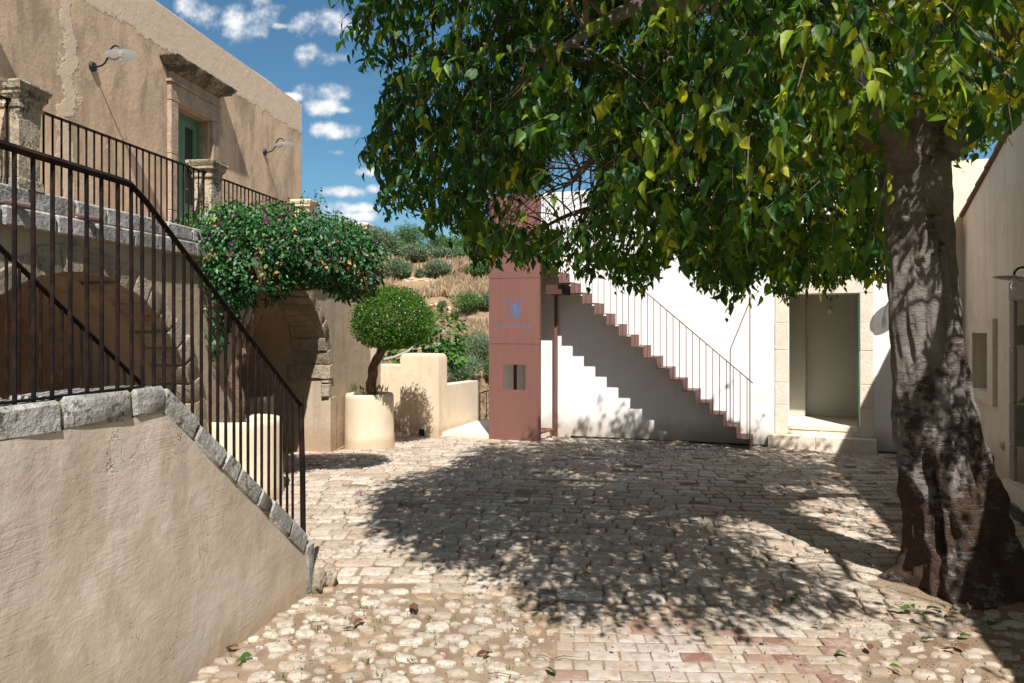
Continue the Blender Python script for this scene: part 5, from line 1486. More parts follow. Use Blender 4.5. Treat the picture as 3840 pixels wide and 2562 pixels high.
# ---------------------------------------------------------------- trees and shrubs on the hill
def hill_tree(px, py, wpx, hpx, kind, label, n=1500, trunk=.25):
    """px, py = where it meets the slope in the photograph; w,h = its size there"""
    b = hill_point(px, py); s = b.y/FP; W_, H_ = wpx*s, hpx*s
    th = thing({'olive':'olive_tree','green':'green_shrub','dark':'carob_tree','small':'young_olive'}[kind], b, label, {'olive':'olive tree','green':'shrub','dark':'tree','small':'olive tree'}[kind], 'trees and shrubs on the hillside')
    k = 5 if kind != 'small' else 3; tr = H_*trunk
    blobs = []
    for i in range(k):
        a = 2*math.pi*i/k+random.random(); q = .24*W_
        blobs.append((np.array([b.x+math.cos(a)*q, b.y+math.sin(a)*q, b.z+tr*.8+(H_-tr)*random.uniform(.30,.55)]), np.array([W_*.30, W_*.28, (H_-tr)*random.uniform(.34,.42)])))
    blobs.append((np.array([b.x+random.uniform(-.1,.1)*W_, b.y, b.z+tr*.7+(H_-tr)*.62]), np.array([W_*.30,W_*.28,(H_-tr)*.40])))
    Ps = []; Ds = []; Tn = []
    for c, r in blobs:
        m_ = int(n/len(blobs)); d = norm(rng.normal(size=(m_,3))); rr = rng.uniform(.3,1.,m_)**.5
        bb = np.array([mnoise.noise(Vector(x*3)+Vector(c))*.38 for x in d])
        Ps.append(c+d*r*(rr*(1+bb))[:,None]); Ds.append(d); Tn.append(np.clip(rng.normal(.5,.2,m_)+bb*.8,0,1))
    P = np.concatenate(Ps); D = np.concatenate(Ds); T_ = np.concatenate(Tn); m_ = len(P)
    ls = (4.6 if kind in ('olive','small') else 4.6)*s*np.ones(m_)*rng.uniform(.7,1.5,m_)
    tpl = LEAF_NARROW if kind in ('olive','small') else LEAF_SIMPLE
    if kind in ('olive','small'): ls *= 1.9
    Dd = norm(D*.7+rng.normal(size=(m_,3))*.6+np.array([0,0,.5 if kind in ('olive','small') else -.1]))
    VV = leaf_arrays(tpl, P, Dd, D+rng.normal(size=(m_,3))*.6, ls)
    mat = M['olive'] if kind in ('olive','small') else M['bush']
    leaf_obj('crown', tpl, VV, mat, T_*(.75 if kind == 'dark' else 1), th, kind='stuff')
    r0 = W_*.030
    for q in range(2 if kind == 'olive' else 1):
        dx = random.uniform(-.15,.15)*W_; mb = MB(); mb.tube([(b.x+dx*.3,b.y,b.z-.3),(b.x+dx,b.y,b.z+tr),(b.x+dx*1.6,b.y,b.z+H_*.6)], [r0*1.3,r0,r0*.3], 6); obj('trunk', mb, M['branch'], th)
HT = [(1491,1048,96,78,'olive','left olive tree on the upper terrace of the hillside'),(1516,1052,40,40,'olive','small grey olive leaning against the left hillside olive'),(1643,1048,100,74,'olive','grey olive tree in the middle of the upper hillside terrace'),
 (1573,1050,34,34,'small','young olive between the two grey olives on the hillside'),(1795,1050,98,70,'green','green shrub right of the middle olive, next to the red tower'),
 (1750,1180,118,94,'green','broad leafy green shrub standing in the dry grass'),(1658,1172,32,44,'small','tiny olive at the pale rock ledge on the hillside'),(1825,1168,60,70,'olive','grey olive just left of the red tower, halfway up'),
 (1800,1372,135,140,'olive','big olive low on the slope beside the red tower'),(1740,1440,150,110,'olive','wide olive behind the lower cream wall'),(1690,1370,90,80,'green','green shrub between the fig and the low olives'),(1845,1440,70,110,'green','green shrub low at the edge of the red tower'),
 (1432,976,110,122,'olive','large grey green tree at the left end of the hilltop row'),(1400,975,90,140,'green','green tree behind the bougainvillea on the hilltop'),
 (1534,962,122,136,'dark','tall round dark tree highest on the hilltop'),(1503,980,84,84,'green','bright green tree left of the tall dark hilltop tree'),(1552,985,110,76,'olive','pale olive in front of the tall dark hilltop tree'),(1590,978,70,66,'olive','pale grey olive right of the hilltop centre'),
 (1643,962,84,98,'dark','dark tree right of the tall hilltop tree'),(1690,968,90,88,'green','light green tree on the right of the hilltop row'),(1655,986,80,62,'olive','low grey olive under the right hilltop trees'),(1708,988,84,62,'olive','low pale olive at the right of the hilltop row'),
 (1757,965,96,92,'green','green tree behind the hanging leaves on the hilltop'),(1805,985,96,84,'olive','olive tree at the hilltop beside the red tower'),(1840,975,80,110,'dark','dark tree on the hilltop touching the red tower'),
 (1640,1450,60,90,'green','dark green shrub behind the tall cream block'),(1330,985,120,120,'green','tree behind the last terrace pillar'),(1930,975,120,110,'green','green hilltop tree hidden behind the red tower'),(2030,980,120,110,'olive','olive tree on the hill behind the red tower')]
for h_ in HT: hill_tree(*h_, n=5200 if h_[2] > 95 else 3600 if h_[4] != 'small' else 900)

def dry_grass():
    n = 21000; P = []
    while len(P) < n:
        y = random.uniform(25, 58); x = random.uniform(-.215*y-1, .02*y+1)
        if mnoise.noise(Vector((x*.25, y*.25, 2)))+.22 < random.random()*.5: continue
        fy = y+2.2*mnoise.noise(Vector((x*.06, 0, 4.)))
        if 43.4 < fy < 44.2 or 35.8 < fy < 36.4 or fy > 52 and random.random() < .4: continue
        P.append((x, y, hill_z(x, y)-.05))
    P = np.array(P); sz = rng.uniform(.28,.62,n)*P[:,1]/42
    tn = np.clip(rng.normal(.5,.25,n), 0, 1)
    D = np.array([0,0,1.])+rng.normal(size=(n,3))*.22
    VV = leaf_arrays(LEAF_NARROW, P, D, rng.normal(size=(n,3))*.3+np.array([0,-1.,0]), sz)
    VV2 = leaf_arrays(LEAF_NARROW, P+rng.normal(size=(n,3))*np.array([.15,.15,0]), D+rng.normal(size=(n,3))*.35, rng.normal(size=(n,3))*.3+np.array([0,-1.,0]), sz*.8)
    leaf_obj('dry_grass', LEAF_NARROW, np.concatenate([VV,VV2]), M['straw'], np.concatenate([tn,tn*.8]), None, kind='stuff', label='dry straw coloured grass covering the hillside terraces', cat='dry grass')
dry_grass()
def ledge_rocks():
    k = 0
    for (px, py) in [(x, 1052+random.uniform(-9,9)) for x in range(1405, 1475, 9)]+[(x, 1054+random.uniform(-5,6)) for x in range(1520, 1700, 9)]+[(x, 1170+random.uniform(-14,16)) for x in range(1612, 1720, 8)]+[(1605,1082),(1600,1060),(1640,990),(1628,975),(1745,1345),(1735,1360)]:
        b = hill_point(px, py); bm = bmesh.new(); bmesh.ops.create_icosphere(bm, subdivisions=2, radius=1)
        sx, sy, sz_ = random.uniform(.16,.34), .18, random.uniform(.07,.15)
        for v in bm.verts: v.co = v.co*(1+.35*mnoise.noise(v.co*1.6+Vector((k,0,0)))); v.co.x *= sx; v.co.y *= sy; v.co.z *= sz_
        me = bpy.data.meshes.new('ledge_rock'); bm.to_mesh(me); bm.free(); me.materials.append(M['rock'])
        o = bpy.data.objects.new('ledge_rock', me); o.location = b; link(o); props(o, 'pale rock in the terrace ledges of the dry hillside', 'rock', 'rocks along the hillside terrace ledges'); k += 1
M['rock'] = stone('hill_rock', (.62,.47,.30), (.50,.36,.22), (.30,.20,.12), lich=.0, bump=.8, bd=.05, scale=.4)
ledge_rocks()
#SPLIT5
# ================================================================ THE BIG TREE
def np_inpoly(x, y, poly):
    c = np.zeros(x.shape, bool); j = len(poly)-1
    for i in range(len(poly)):
        xi, yi = poly[i]; xj, yj = poly[j]
        m = ((yi > y) != (yj > y)) & (x < (xj-xi)*(y-yi)/(yj-yi+1e-12)+xi); c ^= m; j = i
    return c
def big_tree():
    th = thing('hackberry_tree', (TRUNK[0], TRUNK[1], 0), 'big old hackberry tree with thick scarred trunk and wide hanging crown', 'tree')
    # ---- trunk
    prof = [(-.15,3440,3910),(-.05,3440,3895),(.05,3436,3865),(.17,3432,3838),(.33,3425,3790),(.60,3400,3752),(.87,3376,3705),(1.13,3360,3668),(1.39,3350,3630),(1.65,3345,3606),(2.0,3334,3580),(2.36,3326,3566),(2.71,3318,3556),(2.96,3306,3560),(3.12,3296,3556),(3.25,3300,3550)]
    zs = np.array([p[0] for p in prof]); cl = np.array([((p[1]+p[2])/2-1920)/FP*5.0 for p in prof]); hw = np.array([(p[2]-p[1])/2/FP*5.0*.945 for p in prof])
    NS, NR = 120, 150; Z = np.linspace(-.15, 3.2, NR); V = []
    for z in Z:
        cx = np.interp(z, zs, cl); r0 = np.interp(z, zs, hw)
        for k in range(NS):
            a = 2*math.pi*k/NS; ca, sa = math.cos(a), math.sin(a)
            r = r0*(1+.05*math.cos(3*a+z*.8)+.03*math.sin(5*a-z))
            fl = math.exp(-max(z,0)/.22)
            r *= 1+fl*(.26*max(0, math.cos(2*a+.9))+.20*max(0, math.cos(4*a+2.3))+.12*max(0, math.cos(7*a)))
            r *= 1.0 - .00
            # long hollow fold on the camera side
            for ga, gw_, gd, za, zb in ((-.9,.22,.03,.3,1.6),(-2.0,.12,.03,1.1,2.2),(-1.4,.10,.025,1.2,2.4),(-2.45,.15,.15,.22,1.0),(-2.15,.12,.05,.1,.75),(-1.2,.16,.045,-.2,.5),(-1.75,.1,.03,-.2,.35)):
                da = (a-ga-(z-.6)*.12+math.pi) % (2*math.pi)-math.pi
                r -= gd*math.exp(-(da/gw_)**2)*sstep((z-za)/.16)*sstep((zb-z)/.22)
            q = Vector((ca*1.4, sa*1.4, z*1.1)); r += .022*mnoise.noise(q*2.0)+.018*mnoise.noise(q*5)
            rg = sstep((1.9-z)/1.2); r += (.012+.020*rg)*mnoise.noise(Vector((ca*5, sa*5, z*7)))*(.35+rg)+.009*mnoise.noise(Vector((ca*14, sa*14, z*16)))*rg
            V.append((cx+r*ca, TRUNK[1]+r*sa*.93, z))
    V = np.array(V); I = np.arange(NR*NS).reshape(NR, NS); J = np.roll(I, -1, axis=1)
    F = np.stack([I[:-1], J[:-1], J[1:], I[1:]], -1).reshape(-1, 4)
    me = np_mesh('trunk', V-np.array([TRUNK[0], TRUNK[1], 0]), [F], M['bark'], smooth=True); o = bpy.data.objects.new('trunk', me); link(o, th)
    # ---- limbs
    limbs = [
     ([(2.72,4.98,2.90),(2.62,4.86,3.3),(2.58,4.75,3.7),(2.40,4.60,4.2),(2.1,4.3,4.9),(1.9,3.9,5.4)],[.17,.15,.13,.11,.08,.03]),
     ([(2.80,5.05,2.95),(2.92,5.10,3.5),(3.05,5.15,4.0),(3.30,5.25,4.7),(3.55,5.3,5.4)],[.21,.18,.15,.11,.04]),
     ([(2.65,5.0,2.85),(2.40,5.02,3.14),(2.15,5.0,3.30),(1.5,5.05,3.60),(.8,5.2,3.55),(.1,5.3,3.25),(-.5,5.4,2.9)],[.13,.11,.09,.07,.05,.03,.012]),
     ([(2.62,4.9,2.9),(2.1,4.5,3.25),(1.4,4.0,3.45),(.7,3.7,3.4),(.2,3.6,3.1)],[.10,.085,.06,.04,.015]),
     ([(2.80,5.15,3.0),(2.4,5.7,3.5),(1.7,6.3,3.7),(1.0,6.7,3.5),(.5,7.0,3.1)],[.12,.10,.07,.045,.02]),
     ([(2.95,5.1,3.0),(3.3,5.0,3.5),(3.9,4.8,3.9),(4.5,4.6,3.9),(4.9,4.5,3.6)],[.13,.11,.08,.05,.02]),
     ([(2.85,4.9,3.0),(3.0,4.3,3.6),(3.1,3.6,3.9),(3.0,2.9,3.9),(2.8,2.4,3.6)],[.12,.10,.07,.045,.02]),
     ([(2.70,5.2,3.0),(2.7,6.0,3.5),(2.9,6.7,3.6),(3.0,7.3,3.3)],[.11,.09,.06,.02]),
     ([(2.60,5.0,3.2),(1.9,5.3,3.9),(1.0,5.2,4.4),(.0,5.0,4.5),(-.6,4.9,4.3)],[.10,.08,.06,.035,.012]),
     ([(2.65,5.1,2.8),(2.1,5.6,2.95),(1.45,5.9,2.95),(.75,6.0,2.75),(.25,6.0,2.55)],[.07,.05,.035,.025,.01]),
     ([(2.55,4.9,2.95),(1.9,4.6,3.0),(1.1,4.5,2.95),(.5,4.6,2.75)],[.06,.045,.03,.01]),
     ([(.8,5.2,3.55),(.1,4.9,3.6),(-.4,4.7,3.55),(-.75,4.7,3.5)],[.04,.03,.02,.008]),
     ([(1.4,4.0,3.45),(1.1,3.4,3.5),(.9,3.0,3.3)],[.04,.025,.01]),
     ([(3.05,5.15,4.0),(2.6,4.4,4.6),(2.0,3.6,4.8),(1.4,3.0,4.5)],[.09,.07,.05,.02]),
     ([(3.0,5.15,3.8),(3.8,5.5,4.5),(4.4,5.6,4.7)],[.08,.06,.02])]
    allpts = []
    for pts, rad in limbs:
        P_ = [Vector(p) for p in pts]; Q = []; RR = []
        for i in range(len(P_)-1):
            for s_ in range(5):
                f = s_/5; p0 = P_[max(0,i-1)]; p1 = P_[i]; p2 = P_[i+1]; p3 = P_[min(len(P_)-1,i+2)]
                q = .5*((2*p1)+(p2-p0)*f+(2*p0-5*p1+4*p2-p3)*f*f+(3*p1-p0-3*p2+p3)*f**3)
                q += Vector((mnoise.noise(q*2.1), mnoise.noise(q*2.1+Vector((9,0,0))), mnoise.noise(q*2.1+Vector((0,9,0)))))*.05*(1 if i else .2)
                Q.append(q); RR.append(rad[i]*(1-f)+rad[i+1]*f)
        Q.append(P_[-1]); RR.append(rad[-1]); allpts += [(q, r) for q, r in zip(Q, RR)]
        mb = MB(); mb.tube(Q, RR, 14 if rad[0] > .1 else 9); obj('limb', mb, M['bark'] if rad[0] > .09 else M['branch'], th, smooth=60)
    # ---- crown: hanging sprays of leaves filling the volume under the sky
    SIL = [(660,-2600),(690,0),(722,42),(790,45),(768,90),(742,105),(788,140),(850,172),(882,200),(868,260),(858,310),(822,350),(838,400),(868,430),(862,495),(900,508),(930,480),(980,520),(1000,550),(1030,522),(1060,520),(1072,595),(1130,612),(1160,580),(1178,585),(1200,625),(1240,590),(1262,636),(1285,600),(1312,610),(1335,690),(1352,620),(1400,640),(1450,665),(1480,690),(1510,640),(1540,600),(1590,655),(1622,696),(1665,720),(1700,672),(1760,640),(1800,700),(1850,660),(1890,640),(1902,706),(1925,640),(1980,655),(2035,640),(2042,400),(2082,300),(2180,285),(2192,392),(2242,392),(2250,350),(2300,335),(2352,260),(5200,250),(5200,-2600)]
    GND = [(-.50,10.6),(-.75,9.5),(-1.35,8.6),(-1.45,8.0),(-1.25,7.2),(-1.2,6.7),(-.70,6.0),(-.1,5.45),(.31,4.72),(.9,4.62),(1.4,4.55),(1.7,4.7),(2.0,4.85),(2.75,4.6),(2.8,4.2),(2.5,3.8),(2.7,3.2),(3.2,2.6),(3.6,1.4),(9,1.4),(9,30),(-.4,30)]
    want = 17000; C = []
    tries = 0
    while sum(len(c) for c in C) < want and tries < 90:
        tries += 1; m_ = 9000
        x = rng.uniform(-2.2, 5.6, m_); y = rng.uniform(1.3, 8.9, m_); z = rng.uniform(1.9, 6.6, m_)
        e = ((x-1.85)/3.95)**2+((y-4.95)/3.75)**2
        zt = 3.3+3.3*np.sqrt(np.clip(1-((x-1.95)/3.75)**2-((y-5.0)/3.9)**2, 0, 1)); zl = 2.05+np.clip(4.8-y,0,4)*.17+.0*x
        nz = np.array([mnoise.noise(Vector((a*.9,b*.9,c*.9))) for a, b, c in zip(x, y, z)])
        ok = (e < 1+.25*nz) & (z < zt) & (z > zl+.25*nz)
        ok &= (nz > -.22)                                   # pockets of air
        # keep the fork and the trunk clear
        ok &= ~((np.hypot(x-2.75, y-4.95) < .42) & (z < 3.35)); ok &= ~((np.abs(x-2.72) < .55) & (y < 4.95) & (y > 3.4) & (z < 2.95))
        # cast shade only where the ground is shaded in the photograph
        k = z/SZ; gx, gy = x+SX*k, y+k
        yb = 12.514-.4*gx; onw = gy > yb; zw = np.where(onw, z-(yb-y)*SZ, 0); xw = x+SX*(yb-y)
        ok &= onw | np_inpoly(gx+rng.normal(0,.07,m_), gy+rng.normal(0,.07,m_), GND)
        lim = np.interp(xw, [-.3,.6,1.0,1.6,2.2,2.8,3.4,3.8,4.1,4.5,5.0,5.4,5.8,6.5], [.1,.4,.25,.8,.5,.3,.6,1.25,1.0,.25,.45,1.0,1.4,1.6])
        ok &= ~onw | (zw < lim*(1+nz))
        # the camera stands just outside the crown
        ok &= np.sqrt(x**2+y**2+(z-H)**2) > 2.5
        pr = np.where(y < 2.9, .62, 1.0)*np.where(z > 4.4, .8, 1.0)
        lit = np_inpoly(gx, gy, [(3.0,8.3),(4.6,8.3),(3.25,5.6),(2.35,6.1)]) & ~onw
        pr = np.where(lit & (nz > -.12), .10, pr)
        ok &= rng.random(m_) < pr
        C.append(np.stack([x, y, z], 1)[ok])
    C = np.concatenate(C)[:want]
    U = (1920+C[:,0]/C[:,1]*FP)/1.634; W_ = (1215-(C[:,2]-H)/C[:,1]*FP)/1.634
    inside = np_inpoly(U+rng.normal(0,6,len(U)), W_+18, SIL)
    hole = (((U-1315)/62)**2+((W_-395)/52)**2 < 1) & (rng.random(len(U)) < .93)
    hole |= (((U-1270)/80)**2+((W_-480)/38)**2 < 1) & (rng.random(len(U)) < .72)
    hole |= (((U-1390)/120)**2+((W_-590)/35)**2 < 1) & (rng.random(len(U)) < .45)
    hole |= (((U-1990)/75)**2+((W_-235)/120)**2 < 1) & (C[:,1] < 4.75) & (rng.random(len(U)) < .88)
    # sunlight reaches the trunk in patches
    k = 4.62-C[:,1]; tx_, tz_ = C[:,0]+SX*k, C[:,2]-SZ*k
    pn = np.array([mnoise.noise(Vector((a*2.2, 3., b*1.5))) for a, b in zip(tx_, tz_)])
    hole |= (k > 0) & (np.abs(tx_-2.75) < .5) & (tz_ > .1) & (tz_ < 2.95) & (pn > np.where(tz_ < 2.1, -.28, -.10))
    C = C[inside & ~hole]; nC = len(C)
    q = 9; L = rng.uniform(.20,.44,nC)
    rad = norm(np.stack([C[:,0]-2.4, C[:,1]-4.9, np.zeros(nC)],1))
    D0 = norm(rad*rng.uniform(.1,.8,nC)[:,None]+rng.normal(size=(nC,3))*.45+np.array([0,0,-.75]))
    SD_ = norm(np.cross(D0, rng.normal(size=(nC,3))))
    T_ = (np.arange(q)+.5)/q; P = C[:,None,:]+D0[:,None,:]*(L[:,None]*T_[None,:])[:,:,None]
    P[:,:,2] -= (.12*(T_**2))[None,:]*L[:,None]
    sgn = np.where(np.arange(q)%2 == 0, 1, -1)[None,:,None]
    Ld = D0[:,None,:]*.35+SD_[:,None,:]*sgn*.55+rng.normal(size=(nC,q,3))*.40+np.array([0,0,-.8])
    Ln = rng.normal(size=(nC,q,3))*.5+np.array([0,-.25,.75])+rad[:,None,:]*.5
    S = np.clip(rng.lognormal(math.log(.064),.24,(nC,q)),.03,.105)
    clus = np.clip(rng.normal(.45,.19,nC),0,1)
    # light painted into the leaf tone: lime upper right, darker low and left
    sun_n = np.array([mnoise.noise(Vector(c*1.2)+Vector((3,1,7))) for c in C]); sun_side = np.clip((C[:,0]+.2)/2.2,-.25,1)*np.clip(1.35-.12*C[:,1],.3,1)*np.clip((C[:,2]-2.1)/.9,-.2,1); clus = clus-.13+.24*sun_side+np.clip(sun_n+.05,0,1)*1.0*sun_side
    tn = np.clip(clus[:,None]+rng.normal(0,.12,(nC,q)),0,1)
    P = P.reshape(-1,3); Ld = Ld.reshape(-1,3); Ln = Ln.reshape(-1,3); S = S.ravel(); tn = tn.ravel()
    VV = leaf_arrays(LEAF_OVATE, P, Ld, Ln, S, rng.uniform(-.6,3.4,len(S)), rng.uniform(.6,1.15,len(S)))
    tip = VV[:,3,:]; midp = VV[:,1,:]
    def px(A): return (1920+A[:,0]/A[:,1]*FP)/1.634, (1215-(A[:,2]-H)/A[:,1]*FP)/1.634
    keep = np.ones(len(S), bool); ju = np.repeat(rng.normal(0,11,nC), q); jv = np.repeat(rng.normal(6,22,nC), q)
    for A in (tip, midp):
        u, v = px(A); keep &= np_inpoly(u+ju, v+jv, SIL)
    gp = np.zeros(len(S), bool)
    for (a_, b_, ra, rb, pr) in ((1315,392,72,60,.985),(1275,470,80,46,.86),(1180,482,72,48,.93),(1400,560,120,34,.66),(1335,500,80,34,.7),(1560,420,60,26,.5),(1480,500,60,40,.4)):
        gp |= (((u-a_)/ra)**2+((v-b_)/rb)**2 < rng.uniform(.6,1.25,len(u))) & (rng.random(len(u)) < pr)
    keep &= ~gp
    keep &= (tip[:,0] > -3) 
    u, v = px(midp)
    VV, S, tn = VV[keep], S[keep], tn[keep]; u, v, dist = u[keep], v[keep], midp[keep][:,1]
    inf = (u > 5) & (u < 2345) & (v > 5) & (v < 1560)
    size = S/dist*inf; pick = np.argsort(-size)[:300]; rest = np.ones(len(S), bool); rest[pick] = False
    single_leaves('leaf', LEAF_OVATE, VV, M['leaf'], tn, pick, th)
    leaf_obj('crown', LEAF_OVATE, VV[rest], M['leaf'], tn[rest], th, kind='stuff')
    print('canopy clusters', nC, 'leaves', len(S))
    # ---- twigs of the sprays, and thin boughs reaching them from the limbs
    mb = MB()
    for i in range(0, nC, 2):
        a = Vector(C[i]); d = Vector(D0[i]); e_ = a+d*(L[i]*.8)
        if not inpoly((1920+e_.x/e_.y*FP)/1.634, (1215-(e_.z-H)/e_.y*FP)/1.634+34, SIL): continue
        mb.tube([a-d*.06, a+d*L[i]*.5, a+d*L[i]+Vector((0,0,-.1*L[i]))], [.0032,.0024,.0012], 3, cap=False)
    obj('twigs', mb, M['branch'], th, kind='stuff')
    LP = np.array([tuple(p[0]) for p in allpts]); LR = [p[1] for p in allpts]
    order = rng.permutation(nC)[:520]; bm_ = MB(); big = 0; use = np.zeros(len(LP))
    for i in order:
        c = C[i]; d2 = np.linalg.norm(LP-c, axis=1)+.25*(LP[:,2] > c[2]+.8)+use*.16; j = int(np.argmin(d2)); d2 = d2-use*.16; use[j] += 1
        if d2[j] < .18 or d2[j] > 1.7: continue
        a = Vector(LP[j]); b = Vector(c); m_ = (a+b)/2+Vector((random.uniform(-.1,.1), random.uniform(-.1,.1), .16*d2[j])); r = min(.016, LR[j]*.6)
        pts = []
        for s_ in range(7):
            f = s_/6; p = a*(1-f)**2+m_*2*f*(1-f)+b*f*f; p += Vector((mnoise.noise(p*5), mnoise.noise(p*5+Vector((7,0,0))), mnoise.noise(p*5+Vector((0,7,0)))))*.03*(f*(1-f)*4); pts.append(p)
        u_, v_ = (1920+pts[3].x/pts[3].y*FP)/1.634, (1215-(pts[3].z-H)/pts[3].y*FP)/1.634
        if not inpoly(u_, v_, SIL): continue
        e_ = pts[-1]
        if not inpoly((1920+e_.x/e_.y*FP)/1.634-16, (1215-(e_.z-H)/e_.y*FP)/1.634+20, SIL): continue
        if big < 90: m1 = MB(); m1.tube(pts, [r*(1-.8*k/6) for k in range(7)], 6); obj('bough', m1, M['branch'], th, smooth=60); big += 1
        else: bm_.tube(pts, [r*.7*(1-.8*k/6) for k in range(7)], 4, cap=False)
    obj('small_boughs', bm_, M['branch'], th, kind='stuff')
    # small round fruits
    fm = MB(); fm.lathe([(.001,-.0045),(.004,-.002),(.0045,.0005),(.003,.004),(.001,.0048)], (0,0,0), 8, cap=False); fme = fm.mesh('berry'); fme.materials.append(M['yellowleaf']); smooth_me(fme)
    for i in np.argsort(C[:,1])[:60]: inst('berry', fme, th, Vector(C[i])+Vector((random.uniform(-.05,.05),0,-.05)))
big_tree()

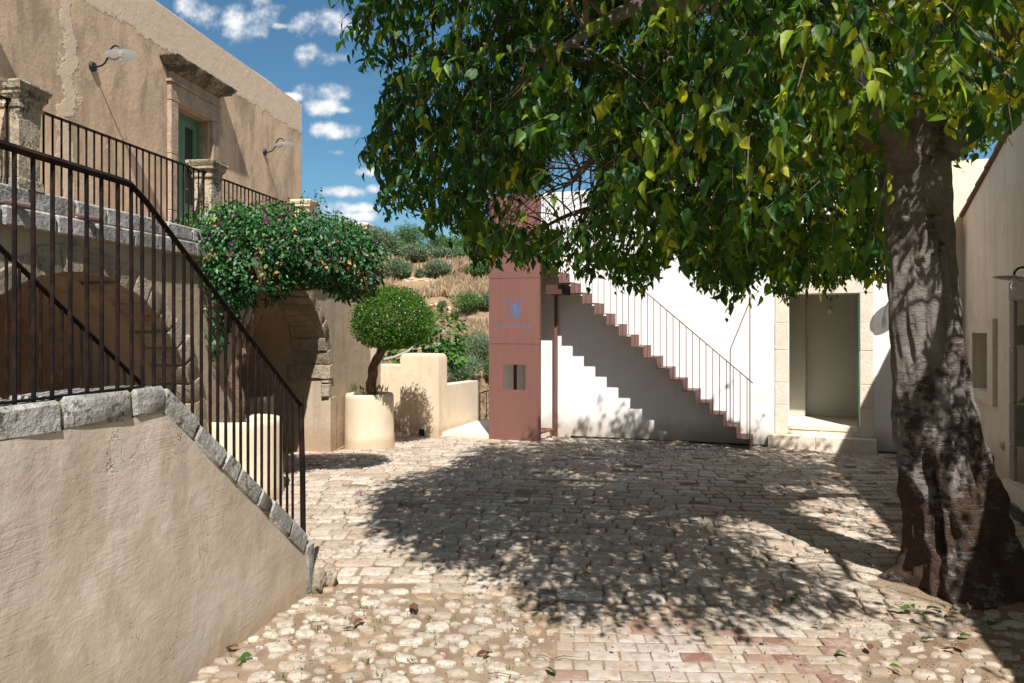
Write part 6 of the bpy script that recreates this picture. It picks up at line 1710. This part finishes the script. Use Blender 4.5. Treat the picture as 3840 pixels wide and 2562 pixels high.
# ================================================================ FALLEN LEAVES AND SMALL PLANTS
def fallen():
    cols = {'yellow':M['yellowleaf'],'green':M['greenleaf'],'brown':M['brownleaf']}
    lab = {'yellow':'yellow curled leaf fallen on the cobbles','green':'green leaf fallen on the paving','brown':'dry brown leaf lying on the paving'}
    spots = [(2092,1645,'yellow',1.8),(2030,1640,'yellow',1.4),(2102,1660,'yellow',1.5),(1815,1683,'yellow',1.6),(2052,1680,'yellow',1.6),(2928,1889,'yellow',2.),(2918,1885,'yellow',1.4),(2562,1732,'yellow',1.5),(3140,1772,'yellow',1.6),(3100,1776,'yellow',1.2),(2990,1773,'yellow',1.1),(3195,1694,'yellow',1.2),(2650,1722,'yellow',1.1),(3030,1696,'yellow',1.),(2760,1962,'yellow',1.2),(3105,2078,'yellow',1.3),
             (3500,2322,'green',1.5),(3530,2315,'green',1.2),(3420,2312,'green',1.3),(3400,2318,'green',1.4),(3370,2312,'green',1.2),(3350,2318,'green',1.),(3580,2330,'green',1.3),(3620,2400,'green',1.2),(3475,2410,'green',1.4),(2960,2260,'green',1.7),(2975,2266,'green',1.4),(2945,2270,'green',1.3),(2065,2530,'green',1.5),(2098,2180,'green',1.1),(2240,2216,'green',1.2),(3390,1835,'green',1.3),(3370,1842,'green',1.2),(3270,1995,'green',1.),(3360,2033,'green',1.1),(2690,1850,'green',1.),(2812,1795,'green',1.),(3120,1825,'green',1.),(3060,2360,'green',1.),(3360,2520,'green',1.5),(3155,2463,'green',1.2),(920,2480,'green',1.5),(905,2492,'green',1.),(3720,2380,'green',1.5),(3790,2260,'green',1.2),
             (2090,2070,'brown',1.6),(3115,1925,'brown',1.8),(2700,1963,'brown',1.2),(2920,2275,'brown',1.7),(3450,2345,'brown',1.5),(2200,2165,'brown',1.2),(1550,2290,'brown',1.9),(870,2440,'brown',1.4),(1815,2465,'brown',1.6),(1830,2470,'brown',1.3),(1345,2345,'brown',1.8),(1310,2370,'brown',1.4),(3560,2450,'brown',1.5),(3600,2440,'brown',1.5),(3260,2440,'brown',1.3),(1900,1860,'brown',1.5),(1870,1856,'brown',1.3),(1520,1885,'brown',1.2),(2970,2120,'brown',1.5),(3640,2320,'brown',1.4)]
    def where(x, Y):
        if math.hypot(x-TRUNK[0], Y-TRUNK[1]) < 1.25: return 'at the foot of the big tree'
        if Y > 9.6: return 'near the red steel tower' if x < 1.2 else 'before the white wall'
        if PAVE(x, Y): return 'on the smooth brick pavers'
        if Y < 5.0 and x < .4: return 'among the rounded stones'
        if Y < 5.0: return 'on the sandy ground right of the pavers'
        return 'on the left half of the cobbles' if x < .9 else 'on the cobbles below the doorway' if Y > 7.2 else 'on the shaded cobbles left of the trunk'
    for (px, py, c, s) in spots:
        Y = H*FP/(py-1215); x = (px-1920)/FP*Y; z = gz(x, Y)+.012+(.03 if math.hypot(x-TRUNK[0],Y-TRUNK[1]) < .9 else 0)
        a = random.uniform(0, 6.28); V, F = LEAF_OVATE
        vv = leaf_arrays(LEAF_OVATE, np.zeros((1,3)), np.array([[math.cos(a),math.sin(a),.1]]), np.array([[random.uniform(-.4,.4),random.uniform(-.4,.4),1.]]), np.array([.055*s]))
        vv[:,:,2] += .010*np.abs(np.sin(vv[:,:,0]*60)); vv -= vv.mean(axis=1, keepdims=True)
        me = leaf_mesh('fallen_leaf', LEAF_OVATE, vv, cols[c], rng.random(1)); o = bpy.data.objects.new('fallen_leaf', me); o.location = (x, Y, z+.004-float(vv[:,:,2].min())); link(o)
        props(o, {'yellow':'yellow curled leaf ','green':'green fallen leaf ','brown':'dry brown leaf '}[c]+where(x, Y), 'leaf', {'yellow':'yellow leaves fallen on the cobbles','green':'green leaves fallen on the paving','brown':'dry brown leaves fallen on the paving'}[c])
    for (px, py) in ((1337,1857),(1424,1884),(2020,2020),(3182,1730),(3185,1834),(2938,1865),(1290,1925),(1350,1860)):
        Y = H*FP/(py-1215); x = (px-1920)/FP*Y; n = 3
        vv = leaf_arrays(LEAF_SIMPLE, rng.normal(size=(n,3))*.008, np.stack([rng.normal(size=n),rng.normal(size=n),np.abs(rng.normal(size=n))*.3],1), np.array([[0,0,1.]]*n)+rng.normal(size=(n,3))*.3, np.full(n,.032))
        me = leaf_mesh('fallen_flower', LEAF_SIMPLE, vv, M['flower'], rng.random(n)); o = bpy.data.objects.new('fallen_flower', me); o.location = (x, Y, gz(x,Y)+.02); link(o); props(o, 'purple bougainvillea flower fallen '+where(x, Y), 'flower', 'purple flowers fallen on the cobbles')
    # tiny weeds in the joints
    P = []; Dd = []
    for _ in range(150):
        x, y = random.uniform(-1.4, 4.5), random.uniform(3.6, 10.5)
        if blocked(x, y): continue
        if random.random() < .4: x = random.uniform(-1.2,.2); y = random.uniform(3.7,4.8)
        for _ in range(random.randint(3, 9)): P.append((x+random.gauss(0,.012), y+random.gauss(0,.012), gz(x,y)-.004)); Dd.append((random.gauss(0,.6),random.gauss(0,.6),.6))
    n = len(P); VV = leaf_arrays(LEAF_NARROW, np.array(P), np.array(Dd), rng.normal(size=(n,3)), rng.uniform(.012,.035,n))
    leaf_obj('joint_weeds', LEAF_NARROW, VV, M['jas'], rng.random(n), None, kind='stuff', label='tiny green weeds sprouting in the paving joints', cat='weeds')
    # loose twigs
    for k, (px, py) in enumerate([(1830,2540),(2080,2480),(2010,2470),(3480,2370),(3560,2420),(3350,2330),(1700,2260),(2380,2210),(3620,2300),(1250,2330)]):
        Y = H*FP/(py-1215); x = (px-1920)/FP*Y; a = random.uniform(-.6,.6); l = random.uniform(.07,.15); mb = MB()
        mb.tube([(x+math.cos(a)*l*f, Y+math.sin(a)*l*f+.01*math.sin(f*5), .018+.004*math.sin(f*4)) for f in (0,.35,.7,1)], [.0028,.0024,.0018,.001], 5)
        o = obj('twig', mb, M['bark2'], None, origin=(x,Y,.018)); props(o, 'thin dry twig lying '+where(x, Y), 'twig', 'dry twigs lying on the paving')
fallen()
